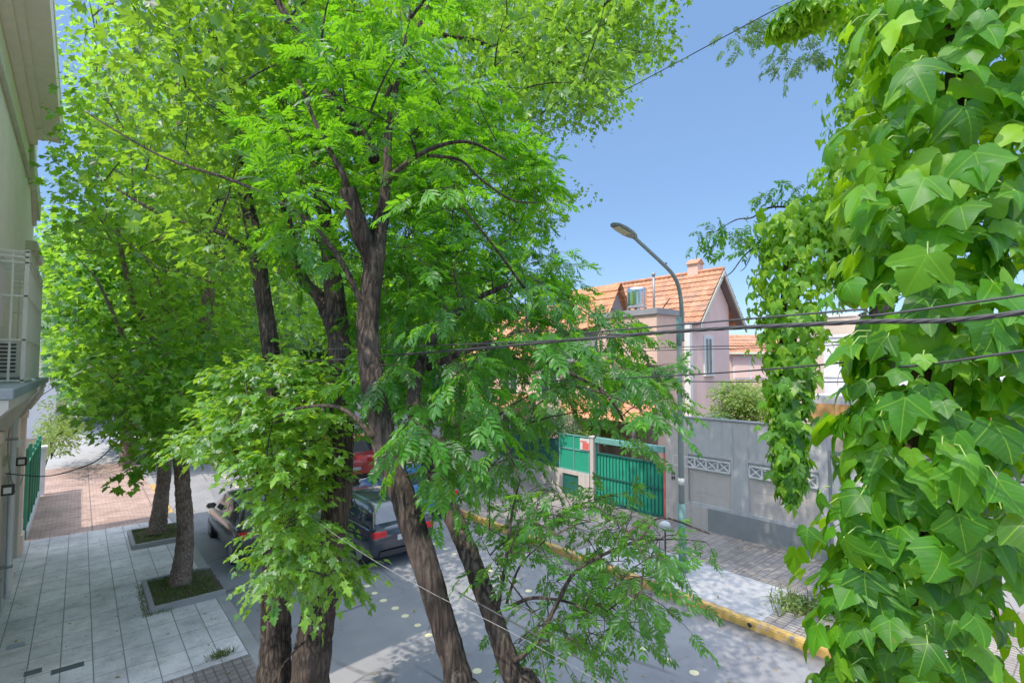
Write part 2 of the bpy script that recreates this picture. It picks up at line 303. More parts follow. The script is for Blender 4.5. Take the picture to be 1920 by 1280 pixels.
# ---------------------------------------------------------------- objects
def tag(o, label=None, cat=None, group=None, kind=None):
    if label: o['label'] = label
    if cat: o['category'] = cat
    if group: o['group'] = group
    if kind: o['kind'] = kind
    return o
def thing(name, label, cat, loc=(0, 0, 0), group=None):
    o = bpy.data.objects.new(name, None); COL.objects.link(o)
    o.location = loc; o.empty_display_size = .2
    return tag(o, label, cat, group)
def link(name, me, parent=None):
    o = bpy.data.objects.new(name, me); COL.objects.link(o)
    if parent is not None:
        o.parent = parent
        # parts are modelled in world coordinates: only a thing's Empty is displaced
        o.matrix_parent_inverse = Matrix.Translation(parent.location).inverted() if parent.parent is None else Matrix.Identity(4)
    return o
class MB:
    """collects shapes; build() links them as one mesh object (world coordinates)"""
    def __init__(s): s.v = []; s.f = []; s.mi = []; s.sm = []
    def add(s, vs, fs, mi=0, smooth=False):
        o = len(s.v); s.v += [tuple(v) for v in vs]; s.f += [tuple(i+o for i in f) for f in fs]
        s.mi += [mi]*len(fs); s.sm += [smooth]*len(fs); return s
    def box(s, x0, x1, y0, y1, z0, z1, mi=0, bev=0):
        x0, x1 = min(x0, x1), max(x0, x1); y0, y1 = min(y0, y1), max(y0, y1); z0, z1 = min(z0, z1), max(z0, z1)
        if bev:
            bm = bmesh.new(); bmesh.ops.create_cube(bm, size=1)
            for v in bm.verts: v.co = Vector(((x0+x1)/2+v.co.x*(x1-x0), (y0+y1)/2+v.co.y*(y1-y0), (z0+z1)/2+v.co.z*(z1-z0)))
            bmesh.ops.bevel(bm, geom=bm.edges[:], offset=bev, segments=2, affect='EDGES')
            bm.verts.index_update()
            s.add([v.co[:] for v in bm.verts], [[v.index for v in f.verts] for f in bm.faces], mi); bm.free(); return s
        return s.add([(x0, y0, z0), (x1, y0, z0), (x1, y1, z0), (x0, y1, z0), (x0, y0, z1), (x1, y0, z1), (x1, y1, z1), (x0, y1, z1)],
                     [(0, 3, 2, 1), (4, 5, 6, 7), (0, 1, 5, 4), (1, 2, 6, 5), (2, 3, 7, 6), (3, 0, 4, 7)], mi)
    def quad(s, a, b, c, d, mi=0): return s.add([a, b, c, d], [(0, 1, 2, 3)], mi)
    def prism(s, poly, axis, a, b, mi=0):
        """poly in the two other axes (in order), extruded along axis from a to b"""
        n = len(poly)
        def pt(p, t):
            q = list(p); q.insert(axis, t); return tuple(q)
        vs = [pt(p, a) for p in poly]+[pt(p, b) for p in poly]
        fs = [tuple(range(n)), tuple(range(2*n-1, n-1, -1))]+[(i, i+n, (i+1) % n+n, (i+1) % n) for i in range(n)]
        return s.add(vs, fs, mi)
    def tube(s, pts, rad, n=8, mi=0, cap=True, ridge=0, seed=0, smooth=True):
        pts = [Vector(p) for p in pts]
        if isinstance(rad, (int, float)): rad = [rad]*len(pts)
        rr = random.Random(seed)
        up = Vector((0, 0, 1)); t = (pts[1]-pts[0]).normalized()
        a = t.cross(Vector((1, 0, 0)) if abs(t.x) < .8 else up).normalized()
        ph = [rr.uniform(0, 6.28) for _ in range(4)]
        vs = []; fs = []
        lump = [1+(rr.uniform(-.05, .07) if ridge else 0) for _ in pts]
        for i, p in enumerate(pts):
            t = (pts[min(i+1, len(pts)-1)]-pts[max(i-1, 0)]).normalized()
            a = (a-t*a.dot(t)).normalized(); b = t.cross(a)
            for k in range(n):
                th = 2*math.pi*k/n
                r = rad[i]*lump[i]
                if ridge: r *= 1+ridge*(math.sin(3*th+ph[0]+i*.25)*.5+math.sin(7*th+ph[1]-i*.35)*.35+rr.uniform(-.35, .35))
                vs.append(p+a*(r*math.cos(th))+b*(r*math.sin(th)))
            if i:
                o = (i-1)*n
                for k in range(n): fs.append((o+k, o+(k+1) % n, o+n+(k+1) % n, o+n+k))
        if cap: fs.append(tuple(range(n-1, -1, -1))); fs.append(tuple((len(pts)-1)*n+k for k in range(n)))
        return s.add(vs, fs, mi, smooth)
    def cyl(s, x, y, z0, z1, r, n=16, mi=0, r2=None): return s.tube([(x, y, z0), (x, y, z1)], [r, r if r2 is None else r2], n, mi)
    def build(s, name, mats, parent=None):
        me = bpy.data.meshes.new(name); me.from_pydata(s.v, [], s.f)
        for m in (mats if isinstance(mats, (list, tuple)) else [mats]): me.materials.append(m)
        me.polygons.foreach_set('material_index', s.mi); me.polygons.foreach_set('use_smooth', s.sm)
        me.update()
        return link(name, me, parent)
def part(name, mat, parent, fn):
    b = MB(); fn(b); return b.build(name, mat, parent)
def struct(name, mat, fn):
    o = part(name, mat, None, fn); o['kind'] = 'structure'; return o
def smooth_path(pts, rad, sub=5):
    pts = [Vector(p) for p in pts]; out = []; ro = []
    for i in range(len(pts)-1):
        p0 = pts[max(i-1, 0)]; p1 = pts[i]; p2 = pts[i+1]; p3 = pts[min(i+2, len(pts)-1)]
        for k in range(sub):
            t = k/sub
            out.append(.5*((2*p1)+(p2-p0)*t+(2*p0-5*p1+4*p2-p3)*t*t+(-p0+3*p1-3*p2+p3)*t**3)); ro.append(rad[i]*(1-t)+rad[i+1]*t)
    return out+[pts[-1]], ro+[rad[-1]]

# ---------------------------------------------------------------- numpy leaf meshes
def leaflet_t():
    v = [(0, 0, 0), (-.18, .3, .03), (.18, .3, .03), (-.15, .65, .02), (.15, .65, .02), (0, 1, -.10), (0, .3, -.01), (0, .65, -.035)]
    f = [(0, 6, 1), (0, 2, 6), (1, 6, 7, 3), (6, 2, 4, 7), (3, 7, 5), (7, 4, 5)]
    return np.array(v), f
def compound_t(pairs=4, length=1.0, leaflet=.42, bend=.35, seed=0):
    """pinnate leaf: a rachis with paired leaflets and one at the tip; axis +y, length 1"""
    r = random.Random(seed); lv, lf = leaflet_t(); V = []; Fc = []
    def rach(t): return np.array((.04*math.sin(t*3), t, -bend*t*t*.8))
    pr = [rach(t) for t in np.linspace(0, .8, 5)]
    o = 0
    for p in pr: V += [p+np.array((-.008, 0, 0)), p+np.array((.008, 0, 0))]
    Fc += [(2*i, 2*i+1, 2*i+3, 2*i+2) for i in range(4)]; o = len(V)
    spots = []
    for k in range(pairs):
        t = .25+.53*k/(pairs-1)
        for sgn in (-1, 1): spots.append((t+r.uniform(-.015, .015), sgn*(R(62)-k*R(5))+r.uniform(-.12, .12), leaflet*(.85+.15*math.sin(3.1*(k+.7)/pairs))*r.uniform(.88, 1.1), r.uniform(.15, .6)))
    spots.append((.8, r.uniform(-.1, .1), leaflet*1.05, .35))
    for t, a, s, dr in spots:
        c, q = math.cos(a), math.sin(a)
        d = np.array((q*math.cos(dr), c*math.cos(dr), -math.sin(dr))); sd = np.array((c, -q, 0)); n = np.cross(sd, d)
        Mx = np.stack([sd, d, n]); V += list(rach(t)+s*(lv @ Mx)); Fc += [tuple(i+o for i in f) for f in lf]; o = len(V)
    return np.array(V), Fc
def fan_t(tips, cup=.12, fold=.10):
    """lobed leaf: polar outline (deg, r) fanned from the petiole point at the origin; axis +y"""
    V = [(0, .12, 0)]
    for a, r in tips:
        x, y = r*math.cos(R(a)), r*math.sin(R(a))+.12
        V.append((x, y, fold*abs(x)-cup*r*r))
    n = len(tips); return np.array(V), [(0, i+1, (i+1) % n+1) for i in range(n)]
MAPLE = fan_t([(-90, .10), (-48, .42), (-22, .30), (18, .70), (42, .40), (62, .62), (90, 1.0), (118, .62), (138, .40), (162, .70), (202, .30), (228, .42)])
STAR = fan_t([(-90, .14), (-30, .58), (22, .50), (46, .82), (68, .56), (90, 1.0), (112, .56), (134, .82), (158, .50), (210, .58)], .2, .12)
OVAL = (np.array([(0, 0, 0), (-.24, .42, .05), (0, .5, -.03), (.24, .42, .05), (0, 1, -.12)]), [(0, 2, 1), (0, 3, 2), (1, 2, 4), (2, 3, 4)])
BLADE = (np.array([(-.05, 0, 0), (.05, 0, 0), (.0, .55, .05), (0, 1, .25)]), [(0, 1, 2), (1, 3, 2), (0, 2, 3)])
COMP = [compound_t(4, bend=.4, seed=1), compound_t(5, bend=.65, seed=2), compound_t(4, bend=.25, seed=3), compound_t(5, bend=.9, seed=4)]
def ivy_t(rings=3, bend=.25, fold=.2, tw=0., seed=0, shallow=False):
    r = random.Random(seed)
    half = [(.0, -.0), (.11, -.11), (.26, -.13), (.40, -.05), (.47, .08), (.55, .20), (.63, .33), (.72, .47), (.55, .44), (.40, .40), (.30, .43), (.28, .56), (.24, .70), (.14, .90), (0, 1.12)]
    if shallow: half = [(.0, 0), (.11, -.12), (.28, -.15), (.43, -.06), (.52, .08), (.60, .22), (.65, .34), (.69, .46), (.60, .49), (.50, .52), (.42, .57), (.37, .66), (.29, .79), (.15, .95), (0, 1.08)]
    half = [(x*r.uniform(.92, 1.08), y*r.uniform(.95, 1.05)) for x, y in half]
    half[0] = (0, 0); half[-1] = (0, half[-1][1])
    outl = half+[(-x*r.uniform(.93, 1.07), y) for x, y in half[-2:0:-1]]
    c = np.array((0, .30)); V = [(c[0], c[1])]; n = len(outl)
    for k in range(1, rings+1):
        for p in outl:
            q = np.array(p); w = k/rings
            V.append(tuple(c+(q-c)*w))
    V = np.array(V); x, y = V[:, 0], V[:, 1]
    sd = np.abs(np.abs(x)*math.cos(.95)-y*math.sin(.95))
    vd = np.minimum(np.abs(x), sd)
    z = fold*vd*.9 - bend*(x*x*1.1+(y-.15)**2*.9) + tw*x*y + .02*np.sin(9*x+5*y+seed)
    P = np.stack([x, y, z], 1)
    Fc = [(0, i+1, (i+1) % n+1) for i in range(n)]
    for k in range(1, rings):
        a = 1+(k-1)*n; b = 1+k*n
        Fc += [(a+i, b+i, b+(i+1) % n, a+(i+1) % n) for i in range(n)]
    return P, Fc
IVY = [ivy_t(3, .28, .25, .0, 1, True), ivy_t(3, .5, .15, .25, 2), ivy_t(3, .12, .3, -.2, 3, True), ivy_t(3, .65, .25, .1, 4), ivy_t(3, .35, .1, -.3, 5, True), ivy_t(3, .2, .2, .15, 8)]
IVYL = [ivy_t(1, .3, .25, 0, 6), ivy_t(1, .6, .2, .2, 7)]

class Leaves:
    def __init__(s): s.V = []; s.T = []; s.UV = []; s.L = []; s.C = []; s.M = []; s.n = 0
    def add(s, templ, pos, d, nrm, scale, tint, mi=0):
        tv, tf = templ; N = len(pos)
        if N == 0: return
        d = d/np.linalg.norm(d, axis=1, keepdims=True)
        sd = np.cross(d, nrm); ln = np.linalg.norm(sd, axis=1, keepdims=True); ln[ln < 1e-6] = 1
        sd /= ln; n = np.cross(sd, d)
        B = np.stack([sd, d, n], 1)                      # N,3,3
        V = np.einsum('vk,nkj->nvj', tv, B)*scale[:, None, None]+pos[:, None, :]
        nv = len(tv)
        s.V.append(V.reshape(-1, 3)); s.T.append(np.repeat(tint, nv)); s.UV.append(np.tile(tv[:, :2], (N, 1)))
        fl = np.concatenate([np.array(f) for f in tf]); fc = np.array([len(f) for f in tf])
        s.L.append((fl[None, :]+(np.arange(N)*nv)[:, None]+s.n).ravel()); s.C.append(np.tile(fc, N)); s.M.append(np.full(N*len(tf), mi))
        s.n += N*nv
    def addmb(s, mb, mi):
        V = np.array([tuple(v) for v in mb.v]);
        if len(V) == 0: return
        s.V.append(V); s.T.append(np.full(len(V), .5)); s.UV.append(np.zeros((len(V), 2)))
        s.L.append(np.concatenate([np.array(f) for f in mb.f])+s.n); s.C.append(np.array([len(f) for f in mb.f])); s.M.append(np.full(len(mb.f), mi)); s.n += len(V)
    def build(s, name, mats, parent=None, smooth=False, uv=False):
        V = np.concatenate(s.V); L = np.concatenate(s.L).astype(np.int32); C = np.concatenate(s.C).astype(np.int32)
        me = bpy.data.meshes.new(name)
        me.vertices.add(len(V)); me.vertices.foreach_set('co', V.astype(np.float32).ravel())
        me.loops.add(len(L)); me.loops.foreach_set('vertex_index', L)
        me.polygons.add(len(C)); me.polygons.foreach_set('loop_start', np.concatenate([[0], np.cumsum(C)[:-1]]).astype(np.int32))
        me.polygons.foreach_set('material_index', np.concatenate(s.M).astype(np.int32))
        me.polygons.foreach_set('use_smooth', np.full(len(C), smooth))
        for m in (mats if isinstance(mats, (list, tuple)) else [mats]): me.materials.append(m)
        me.update(calc_edges=True)
        a = me.attributes.new('tint', 'FLOAT', 'POINT'); a.data.foreach_set('value', np.clip(np.concatenate(s.T), 0, 1).astype(np.float32))
        if uv:
            u = me.uv_layers.new(name='UVMap'); u.data.foreach_set('uv', np.concatenate(s.UV)[L].astype(np.float32).ravel())
        return link(name, me, parent)

def inpoly(px, py, poly):
    inside = np.zeros(len(px), bool); n = len(poly); j = n-1
    for i in range(n):
        xi, yi = poly[i]; xj, yj = poly[j]
        c = ((yi > py) != (yj > py)) & (px < (xj-xi)*(py-yi)/((yj-yi) if yj != yi else 1e-9)+xi)
        inside ^= c; j = i
    return inside
SKY = [(1300, -70), (1290, 45), (1275, 138), (1210, 155), (1205, 225), (1140, 268), (1095, 292), (1045, 268), (1045, 298), (1125, 322), (1162, 388), (1080, 425), (1060, 455), (1120, 505), (1205, 555), (1420, 560), (1420, 470), (1300, 470), (1300, 430), (1420, 330), (1560, 330), (1560, 150), (1430, 140), (1360, 95), (1360, 30), (1480, -70)]
BLDK = [(-200, -200), (92, -200), (103, 268), (72, 300), (80, 480), (88, 760), (70, 900), (60, 1400), (-200, 1400)]
HOUSEK = [(1240, 500), (1430, 500), (1430, 720), (1405, 702), (1362, 632), (1300, 572)]
PAVEK = [(40, 1000), (60, 880), (215, 960), (330, 900), (400, 1010), (440, 1100), (470, 1300), (-50, 1300)]
def sample(n, cen, rad, polys, off=.5, dmin=2.3, shell=.42, marg=.3):
    """clump centres in a crown volume, thinned where the tree is open"""
    u = rng.normal(size=(n, 3)); u /= np.linalg.norm(u, axis=1, keepdims=True)
    P = np.array(cen)+u*(rng.random(n)**shell)[:, None]*np.array(rad)
    px, py, d = project(P)
    inside = (d > .2) & (px > -40) & (px < 1960) & (py > -40) & (py < 1320)
    def dens(px, py):
        pr = np.zeros(len(px))
        for poly, q in polys: pr[inpoly(px, py, poly)] = q
        for kp in (SKY, BLDK, HOUSEK, PAVEK): pr[inpoly(px, py, kp)] = 0
        return pr
    pr = dens(px, py); m = np.clip(marg*960/np.maximum(d, .5), 0, 130)
    for k in range(8):
        a = k*math.pi/4
        pr[dens(px+m*math.cos(a), py+m*math.sin(a)) == 0] = 0
    pr = np.where(inside, pr, off)
    near = (d > .2) & ~inside & (px > -400) & (px < 2300) & (py > -400) & (py < 1700)
    for kp in (SKY, BLDK): pr[near & inpoly(px, py, kp)] = 0
    pr[(d > 0) & (d < dmin) & (np.linalg.norm(P-np.array(CAM), axis=1) < dmin*1.5)] = 0
    return P[rng.random(n) < pr]
def unit(n):
    u = rng.normal(size=(n, 3)); return u/np.linalg.norm(u, axis=1, keepdims=True)
def grow(mb, skel, clumps, rmin=.006, rmax=.022, sag=.1, n=4, root=None):
    """connect every clump to the nearest limb or twig grown so far"""
    S = [np.array(p) for p in skel]
    base = np.array(skel[0] if root is None else root)
    for c in sorted(clumps.tolist(), key=lambda c: np.linalg.norm(np.array(c)-base)):
        c = np.array(c); A = np.array(S); dd = np.linalg.norm(A-c, axis=1)+np.maximum(0, A[:, 2]-c[2])*.5
        k = int(np.argmin(dd)); p = A[k]; L = np.linalg.norm(c-p)
        if L < .05: continue
        m = (p+c)/2+np.array((random.uniform(-.12, .12), random.uniform(-.12, .12), sag))*L
        pts = [(1-t)**2*p+2*t*(1-t)*m+t*t*c for t in (0, .25, .5, .75, 1)]
        r0 = min(rmax, rmin+.008*L)
        mb.tube(pts, [r0, r0*.9, r0*.75, r0*.55, rmin*.5], n, cap=False)
        S += pts[1:]
def tube_tree(parent, name, paths, mat, n=12, ridge=.10, sub=5):
    sk = []
    for i, (pts, rad) in enumerate(paths):
        big = rad[0] > .07
        p, r = smooth_path(pts, rad, sub*(3 if big else 1))
        b = MB(); b.tube(p, r, n*2 if big else max(6, n//2), 0, True, ridge*(.8 if big else .5), seed=i+3); b.build(name if i == 0 else 'limb', mat, parent)
        sk += [tuple(q) for q in p[1:]]
    return sk
#SECTIONS
# ================================================================ SETTING
struct('ground', M['ground'], lambda b: b.box(-300, 300, -200, 400, -.8, -.3))
struct('road', M['asphalt'], lambda b: b.box(2.4, 9.37, -30, 130, -.29, -.13))
struct('pavement_slabs', M['slab'], lambda b: b.box(-1.07, 2.2, 9.17, 18.7, -.28, 0))
struct('pavement_cobbles', M['cobble'], lambda b: b.box(-1.07, 2.2, -12, 9.165, -.28, -.004))
struct('pavement_brick', M['brick_pave'], lambda b: b.box(-1.07, 2.2, 18.705, 31, -.28, -.004))
struct('pavement_far', M['concrete'], lambda b: b.box(-1.07, 2.2, 31.005, 130, -.28, -.002))
struct('kerb_left', [M['kerb'], M['kerb_y']], lambda b: (b.box(2.2, 2.4, -12, 19.4, -.26, .006, 0, .012), b.box(2.2, 2.4, 19.405, 24.5, -.26, .006, 1, .012), b.box(2.2, 2.4, 24.505, 130, -.26, .006, 0)))
dh = Px(1405, 1153, 9.37)
struct('kerb_right', [M['kerb_y'], M['kerb'], M['black']], lambda b: (b.tube([(9.364, dh.y, -.055), (9.372, dh.y, -.055)], [.04, .04], 14, 2), b.box(9.37, 9.55, -12, 26, -.26, .01, 0, .02), b.box(9.37, 9.55, 26.005, 130, -.26, .006, 1)))
struct('pavement_right', M['tile_r'], lambda b: b.box(9.55, 13.6, -14, 130, -.28, 0))
struct('pavement_patch', M['concrete'], lambda b: b.box(9.56, 11.25, 4.35, 8.9, -.1, .005))
struct('garden_ground', M['soil'], lambda b: b.box(13.78, 80, -30, 130, -.28, -.02))
struct('garden_ground_left', M['soil'], lambda b: b.box(-60, -1.13, 18.75, 130, -.28, -.02))
def dots(b):
    for X, y0, y1, st in ((7.38, -4, 40, .47), (4.85, -2, 40, .45)):
        y = y0
        while y < y1:
            r = random.uniform(.062, .078); cx = X+random.uniform(-.02, .02); n = 14
            if random.random() < .9:
                vs = [(cx+r*math.cos(2*math.pi*k/n), y+r*math.sin(2*math.pi*k/n), -.126) for k in range(n)]
                b.add(vs, [tuple(range(n))])
            y += st*random.uniform(.9, 1.1)
struct('road_markings', M['dots'], dots)

# ================================================================ APARTMENT BUILDING (left)
bld = thing('apartment_building', 'cream plastered apartment building with deep white eave and cornices along the left edge', 'building', (-1.07, 13, 0))
XF = -1.07
def wall_lower(b):
    ys = [7.6, 12.9, 14.1, 15.7, 16.8, 18.69]
    for i in (0, 2, 4): b.box(-6, XF, ys[i], ys[i+1], -.2, 2.65)
    b.box(-6, XF, 7.6, 18.69, 2.652, 4.2)
    b.box(-6, -1.6, 12.9, 16.8, -.2, 2.65)
part('ground_floor_wall', M['facade'], bld, wall_lower)
def wall_up(b):
    b.box(-6, XF, 7.6, 11.1, 4.36, 11); b.box(-6, XF, 12.7, 18.69, 4.36, 11)
    b.box(-6, XF, 11.1, 12.7, 6.5, 11); b.box(-6, XF, 11.1, 12.7, 4.36, 5.3)
part('upper_wall', M['facade_g'], bld, wall_up)
for y0, y1 in ((12.9, 14.1), (15.7, 16.8)):
    d = part('door', M['door'], bld, lambda b: (b.box(-1.38, -1.32, y0+.06, y1-.06, 0, 2.5), b.box(-1.32, -1.30, y0+.2, y1-.2, .3, 1.1), b.box(-1.32, -1.30, y0+.2, y1-.2, 1.3, 2.3)))
    part('handle', M['grey_metal'], d, lambda b: b.tube([(-1.29, y0+.15, 1.0), (-1.25, y0+.15, 1.02), (-1.25, y0+.15, 1.25), (-1.29, y0+.15, 1.27)], .012, 6))
    part('door_surround', M['mould'], bld, lambda b: (b.box(XF-.01, XF+.07, y0-.16, y0, 0, 2.6, 0, .012), b.box(XF-.01, XF+.07, y1, y1+.16, 0, 2.6, 0, .012), b.box(XF-.01, XF+.1, y0-.2, y1+.2, 2.604, 2.84, 0, .015)))
    part('door_step', M['white_vent'], bld, lambda b: b.box(-1.3, XF+.13, y0+.01, y1-.01, .002, .12, 0, .01))
for yy in (12.3, 14.9, 17.6):
    part('pilaster', M['facade'], bld, lambda b: (b.box(XF-.01, XF+.09, yy-.2, yy+.2, .5, 3.3, 0, .01), b.box(XF-.01, XF+.13, yy-.26, yy+.26, 0, .498, 0, .015), b.box(XF-.01, XF+.12, yy-.24, yy+.24, 3.305, 3.5, 0, .015)))
    part('corbel', M['mould'], bld, lambda b: b.prism([(XF-.01, 3.52), (XF+.16, 3.52), (XF+.22, 3.62), (XF+.36, 3.86), (XF+.4, 4.02), (XF-.01, 4.02)], 1, yy-.12, yy+.12))
# prism on axis 1 takes (x, z)
for a_, c_ in ((7.6, 12.03), (14.3, 14.62), (15.2, 15.5), (17.9, 18.69)): part('plinth', M['pinkbase'], bld, lambda b: b.box(XF-.01, XF+.05, a_, c_, .001, .62, 0, .01))
part('ledge', M['slate'], bld, lambda b: b.box(-1.2, -.53, 7.6, 15.45, 4.24, 4.352, 0, .01))
part('ledge_cornice', M['mould'], bld, lambda b: b.prism([(XF-.01, 3.55), (XF+.06, 3.55), (XF+.08, 3.7), (XF+.2, 3.82), (XF+.24, 3.95), (XF+.42, 4.05), (XF+.5, 4.14), (XF+.5, 4.236), (XF-.01, 4.236)], 1, 7.62, 15.4))
part('eave', M['soffit'], bld, lambda b: (b.box(-1.3, -.51, 7.6, 16.3, 9.95, 10.35, 0, .01), b.box(-1.08, -.92, 7.6, 16.2, 9.76, 9.948, 0, .02), b.box(-.92, -.8, 7.6, 16.15, 9.88, 9.948, 0, .01), b.box(-1.3, -.498, 7.6, 16.34, 10.352, 10.5, 0, .01)))
p1, p2 = Py(58, 262, 16.2), Py(76, 415, 18.1)
def corn(b):
    a0, a1 = (XF-.01, 16.2, p1.z), (XF-.01, 18.1, p2.z)
    t = .5
    vs = [tuple(p1), tuple(p2), a1, a0]
    vs += [(v[0], v[1], v[2]+t) for v in vs]
    b.add(vs, [(0, 3, 2, 1), (4, 5, 6, 7), (0, 1, 5, 4), (1, 2, 6, 5), (2, 3, 7, 6), (3, 0, 4, 7)])
    b.tube([(XF+.03, 16.2, p1.z-.12), (XF+.03, 18.1, p2.z-.12)], .06, 8)
    b.tube([(XF+.03, 9, p1.z-.9), (XF+.03, 18.2, p1.z-.9)], .05, 8)
part('raking_cornice', M['mould'], bld, corn)
part('end_cornice', M['mould'], bld, lambda b: (b.box(-1.1, -.86, 16.4, 18.72, 7.3, 7.55, 0, .02), b.box(-1.1, -.94, 16.4, 18.71, 7.0, 7.298, 0, .02)))
part('roof', M['grey_plinth'], bld, lambda b: b.box(-6, -1.02, 7.55, 18.7, 11.002, 11.35))
w = part('window', M['white_trim'], bld, lambda b: (b.box(-1.2, -1.14, 11.1, 11.18, 5.3, 6.5), b.box(-1.2, -1.14, 12.62, 12.7, 5.3, 6.5), b.box(-1.2, -1.14, 11.18, 12.62, 6.42, 6.5), b.box(-1.2, -1.14, 11.18, 12.62, 5.3, 5.38), b.box(-1.2, -1.14, 11.86, 11.94, 5.38, 6.42)))
part('pane', M['darkglass'], w, lambda b: b.box(-1.19, -1.17, 11.15, 12.65, 5.34, 6.46))
def cage(b):
    z0, z1, y0, y1, x1 = 4.37, 6.27, 10.3, 13.6, -.64
    t = .013
    for k in range(23):
        y = y0+(y1-y0)*k/22; b.box(x1-t, x1+t, y-t, y+t, z0, z1)
    for x in (-.79, -.94): b.box(x-t, x+t, y0-t, y0+t, z0, z1); b.box(x-t, x+t, y1-t, y1+t, z0, z1)
    for z in (z0+.02, 4.98, 5.62, z1-.16, z1-.08, z1):
        b.box(x1+t, x1+t+.012, y0, y1, z-.012, z+.012); b.box(XF, x1+.02, y0-t-.012, y0-t, z-.012, z+.012); b.box(XF, x1+.02, y1+t, y1+t+.012, z-.012, z+.012)
    for k in range(16):
        y = y0+(y1-y0)*(k+.5)/16; b.box(XF, x1, y-.008, y+.008, z1+.013, z1+.028)
    for y in (y0, y1):
        b.box(x1-.025, x1+.025, y-.025, y+.025, z0-.02, z1+.03)
part('window_cage', M['cage'], bld, cage)
part('meter_box', M['grey_metal'], bld, lambda b: (b.box(XF, XF+.13, 12.6, 12.98-.1, .28, .85, 0, .01)))
for yy, zz in ((15.25, 2.56), (12.55, 2.45)):
    l = part('wall_lamp', M['black'], bld, lambda b: (b.box(XF+.08, XF+.26, yy-.06, yy+.06, zz-.09, zz+.09, 0, .01), b.box(XF, XF+.08, yy-.03, yy+.03, zz-.02, zz+.02)))
    part('lens', M['white_trim'], l, lambda b: b.box(XF+.12, XF+.22, yy-.066, yy-.061, zz-.05, zz+.05))
dp = part('drainpipe', M['pipe'], bld, lambda b: (b.tube(smooth_path([(-.60, 11.6, 4.36), (-.58, 12.5, 4.2), (-.78, 13.6, 3.9), (-.93, 13.75, 3.4), (-.93, 13.75, .2)], [.045]*5, 6)[0], .045, 10)))
for z in (.8, 2.2, 3.2): part('bracket', M['grey_metal'], dp, lambda b: b.box(XF, -.87, 13.69, 13.81, z-.02, z+.02))
part('loose_wire', M['cable_w'], bld, lambda b: b.tube(smooth_path([(-.6, 12, 4.3), (-.85, 12.6, 3.9), (-.95, 12.9, 3.2), (-.9, 13.2, 2.5), (-.85, 14.0, 2.25), (-.88, 15.5, 2.22)], [.012]*6, 6)[0], .012, 6))

ac = thing('air_conditioner', 'white air conditioner unit standing on the ledge inside the cream metal cage', 'air conditioner', (-.9, 12, 4.36))
part('casing', M['cage'], ac, lambda b: b.box(-1.03, -.72, 11.2, 12.0, 4.42, 5.02, 0, .02))
part('louver', M['black'], ac, lambda b: [b.box(-.98, -.78, 11.185, 11.197, 4.5+.06*k, 4.53+.06*k) for k in range(8)])
for y in (11.3, 11.84): part('foot', M['grey_metal'], ac, lambda b: b.box(-1.0, -.75, y, y+.06, 4.354, 4.418))

def drain(name, pts, mat, label):
    t = thing(name, label, 'drain cover', (pts[0][0], pts[0][1], 0))
    (x0, y0), (x1, y1) = pts
    part('frame', mat, t, lambda b: (b.box(x0, x1, y0, y0+.015, -.03, .008), b.box(x0, x1, y1-.015, y1, -.03, .008), b.box(x0, x0+.015, y0+.015, y1-.015, -.03, .008), b.box(x1-.015, x1, y0+.015, y1-.015, -.03, .008)))
    part('plate', mat, t, lambda b: (b.box(x0+.016, x1-.016, y0+.016, y1-.016, -.03, .004), [b.box(x0+.03+k*.05, x0+.045+k*.05, y0+.03, y1-.03, .004, .0065) for k in range(int((x1-x0-.05)/.05))]))
a = Pz(95, 1262, 0); c = Pz(158, 1243, 0); drain('drain_cover', [(a.x, a.y-.06), (c.x, a.y+.09)], M['drain'], 'long dark iron drain strip set in the pale pavement slabs')
a = Pz(44, 1266, 0); c = Pz(79, 1254, 0); drain('drain_cover', [(a.x, a.y-.05), (c.x, a.y+.10)], M['drain'], 'short dark iron drain strip nearest the lower left corner')
a = Pz(11, 1217, 0); c = Pz(47, 1207, 0); drain('drain_cover', [(a.x, a.y-.03), (c.x, a.y+.12)], M['drain_l'], 'pale grey cover plate in the pavement beside the building door')

# ---------------------------------------------------------------- left, farther along
fen = thing('garden_fence', 'green metal garden fence with tall posts beyond the cream building', 'fence', (-1.0, 19, 0))
for k in range(6):
    y = 18.95+k*1.15
    part('post', M['green_fence'], fen, lambda b: (b.box(-1.06, -.97, y-.045, y+.045, 0, 2.35 if k < 2 else 2.1), b.tube([(-1.015, y, 2.35 if k < 2 else 2.1), (-1.015, y, 2.42 if k < 2 else 2.16)], [.05, .015], 8)))
part('solid_panel', M['green_fence'], fen, lambda b: (b.box(-1.05, -1.035, 18.95, 24.7, .2, 1.95), [b.box(-1.03, -1.0, 18.99+.11*k, 19.01+.11*k, .25, 1.95) for k in range(52)], b.box(-1.04, -.99, 18.95, 24.7, 1.95, 2.0), b.box(-1.04, -.99, 18.95, 24.7, .2, .25)))  # solid sheet added behind the ribs so the fence casts unbroken shadow
part('base_wall', M['white_wall'], fen, lambda b: b.box(-1.12, -.95, 19.0, 24.7, -.1, .2))
gp = thing('gate_pillar', 'low white gate pillar after the green fence', 'pillar', (-.95, 25, 0))
part('shaft', M['white_wall'], gp, lambda b: b.box(-1.15, -.85, 24.85, 25.15, -.1, 1.65)); part('cap', M['white_trim'], gp, lambda b: b.box(-1.19, -.81, 24.81, 25.19, 1.652, 1.74, 0, .01))
fw = thing('far_building', 'tall pale lavender building with a side balcony far down the left side', 'building', (-3, 48, 0))
part('wall', M['white_wall'], fw, lambda b: b.box(-9, -1.15, 45, 60, -.2, 10.2))
part('roof', M['concrete'], fw, lambda b: b.box(-9.1, -1.05, 44.9, 60.1, 10.202, 10.45))
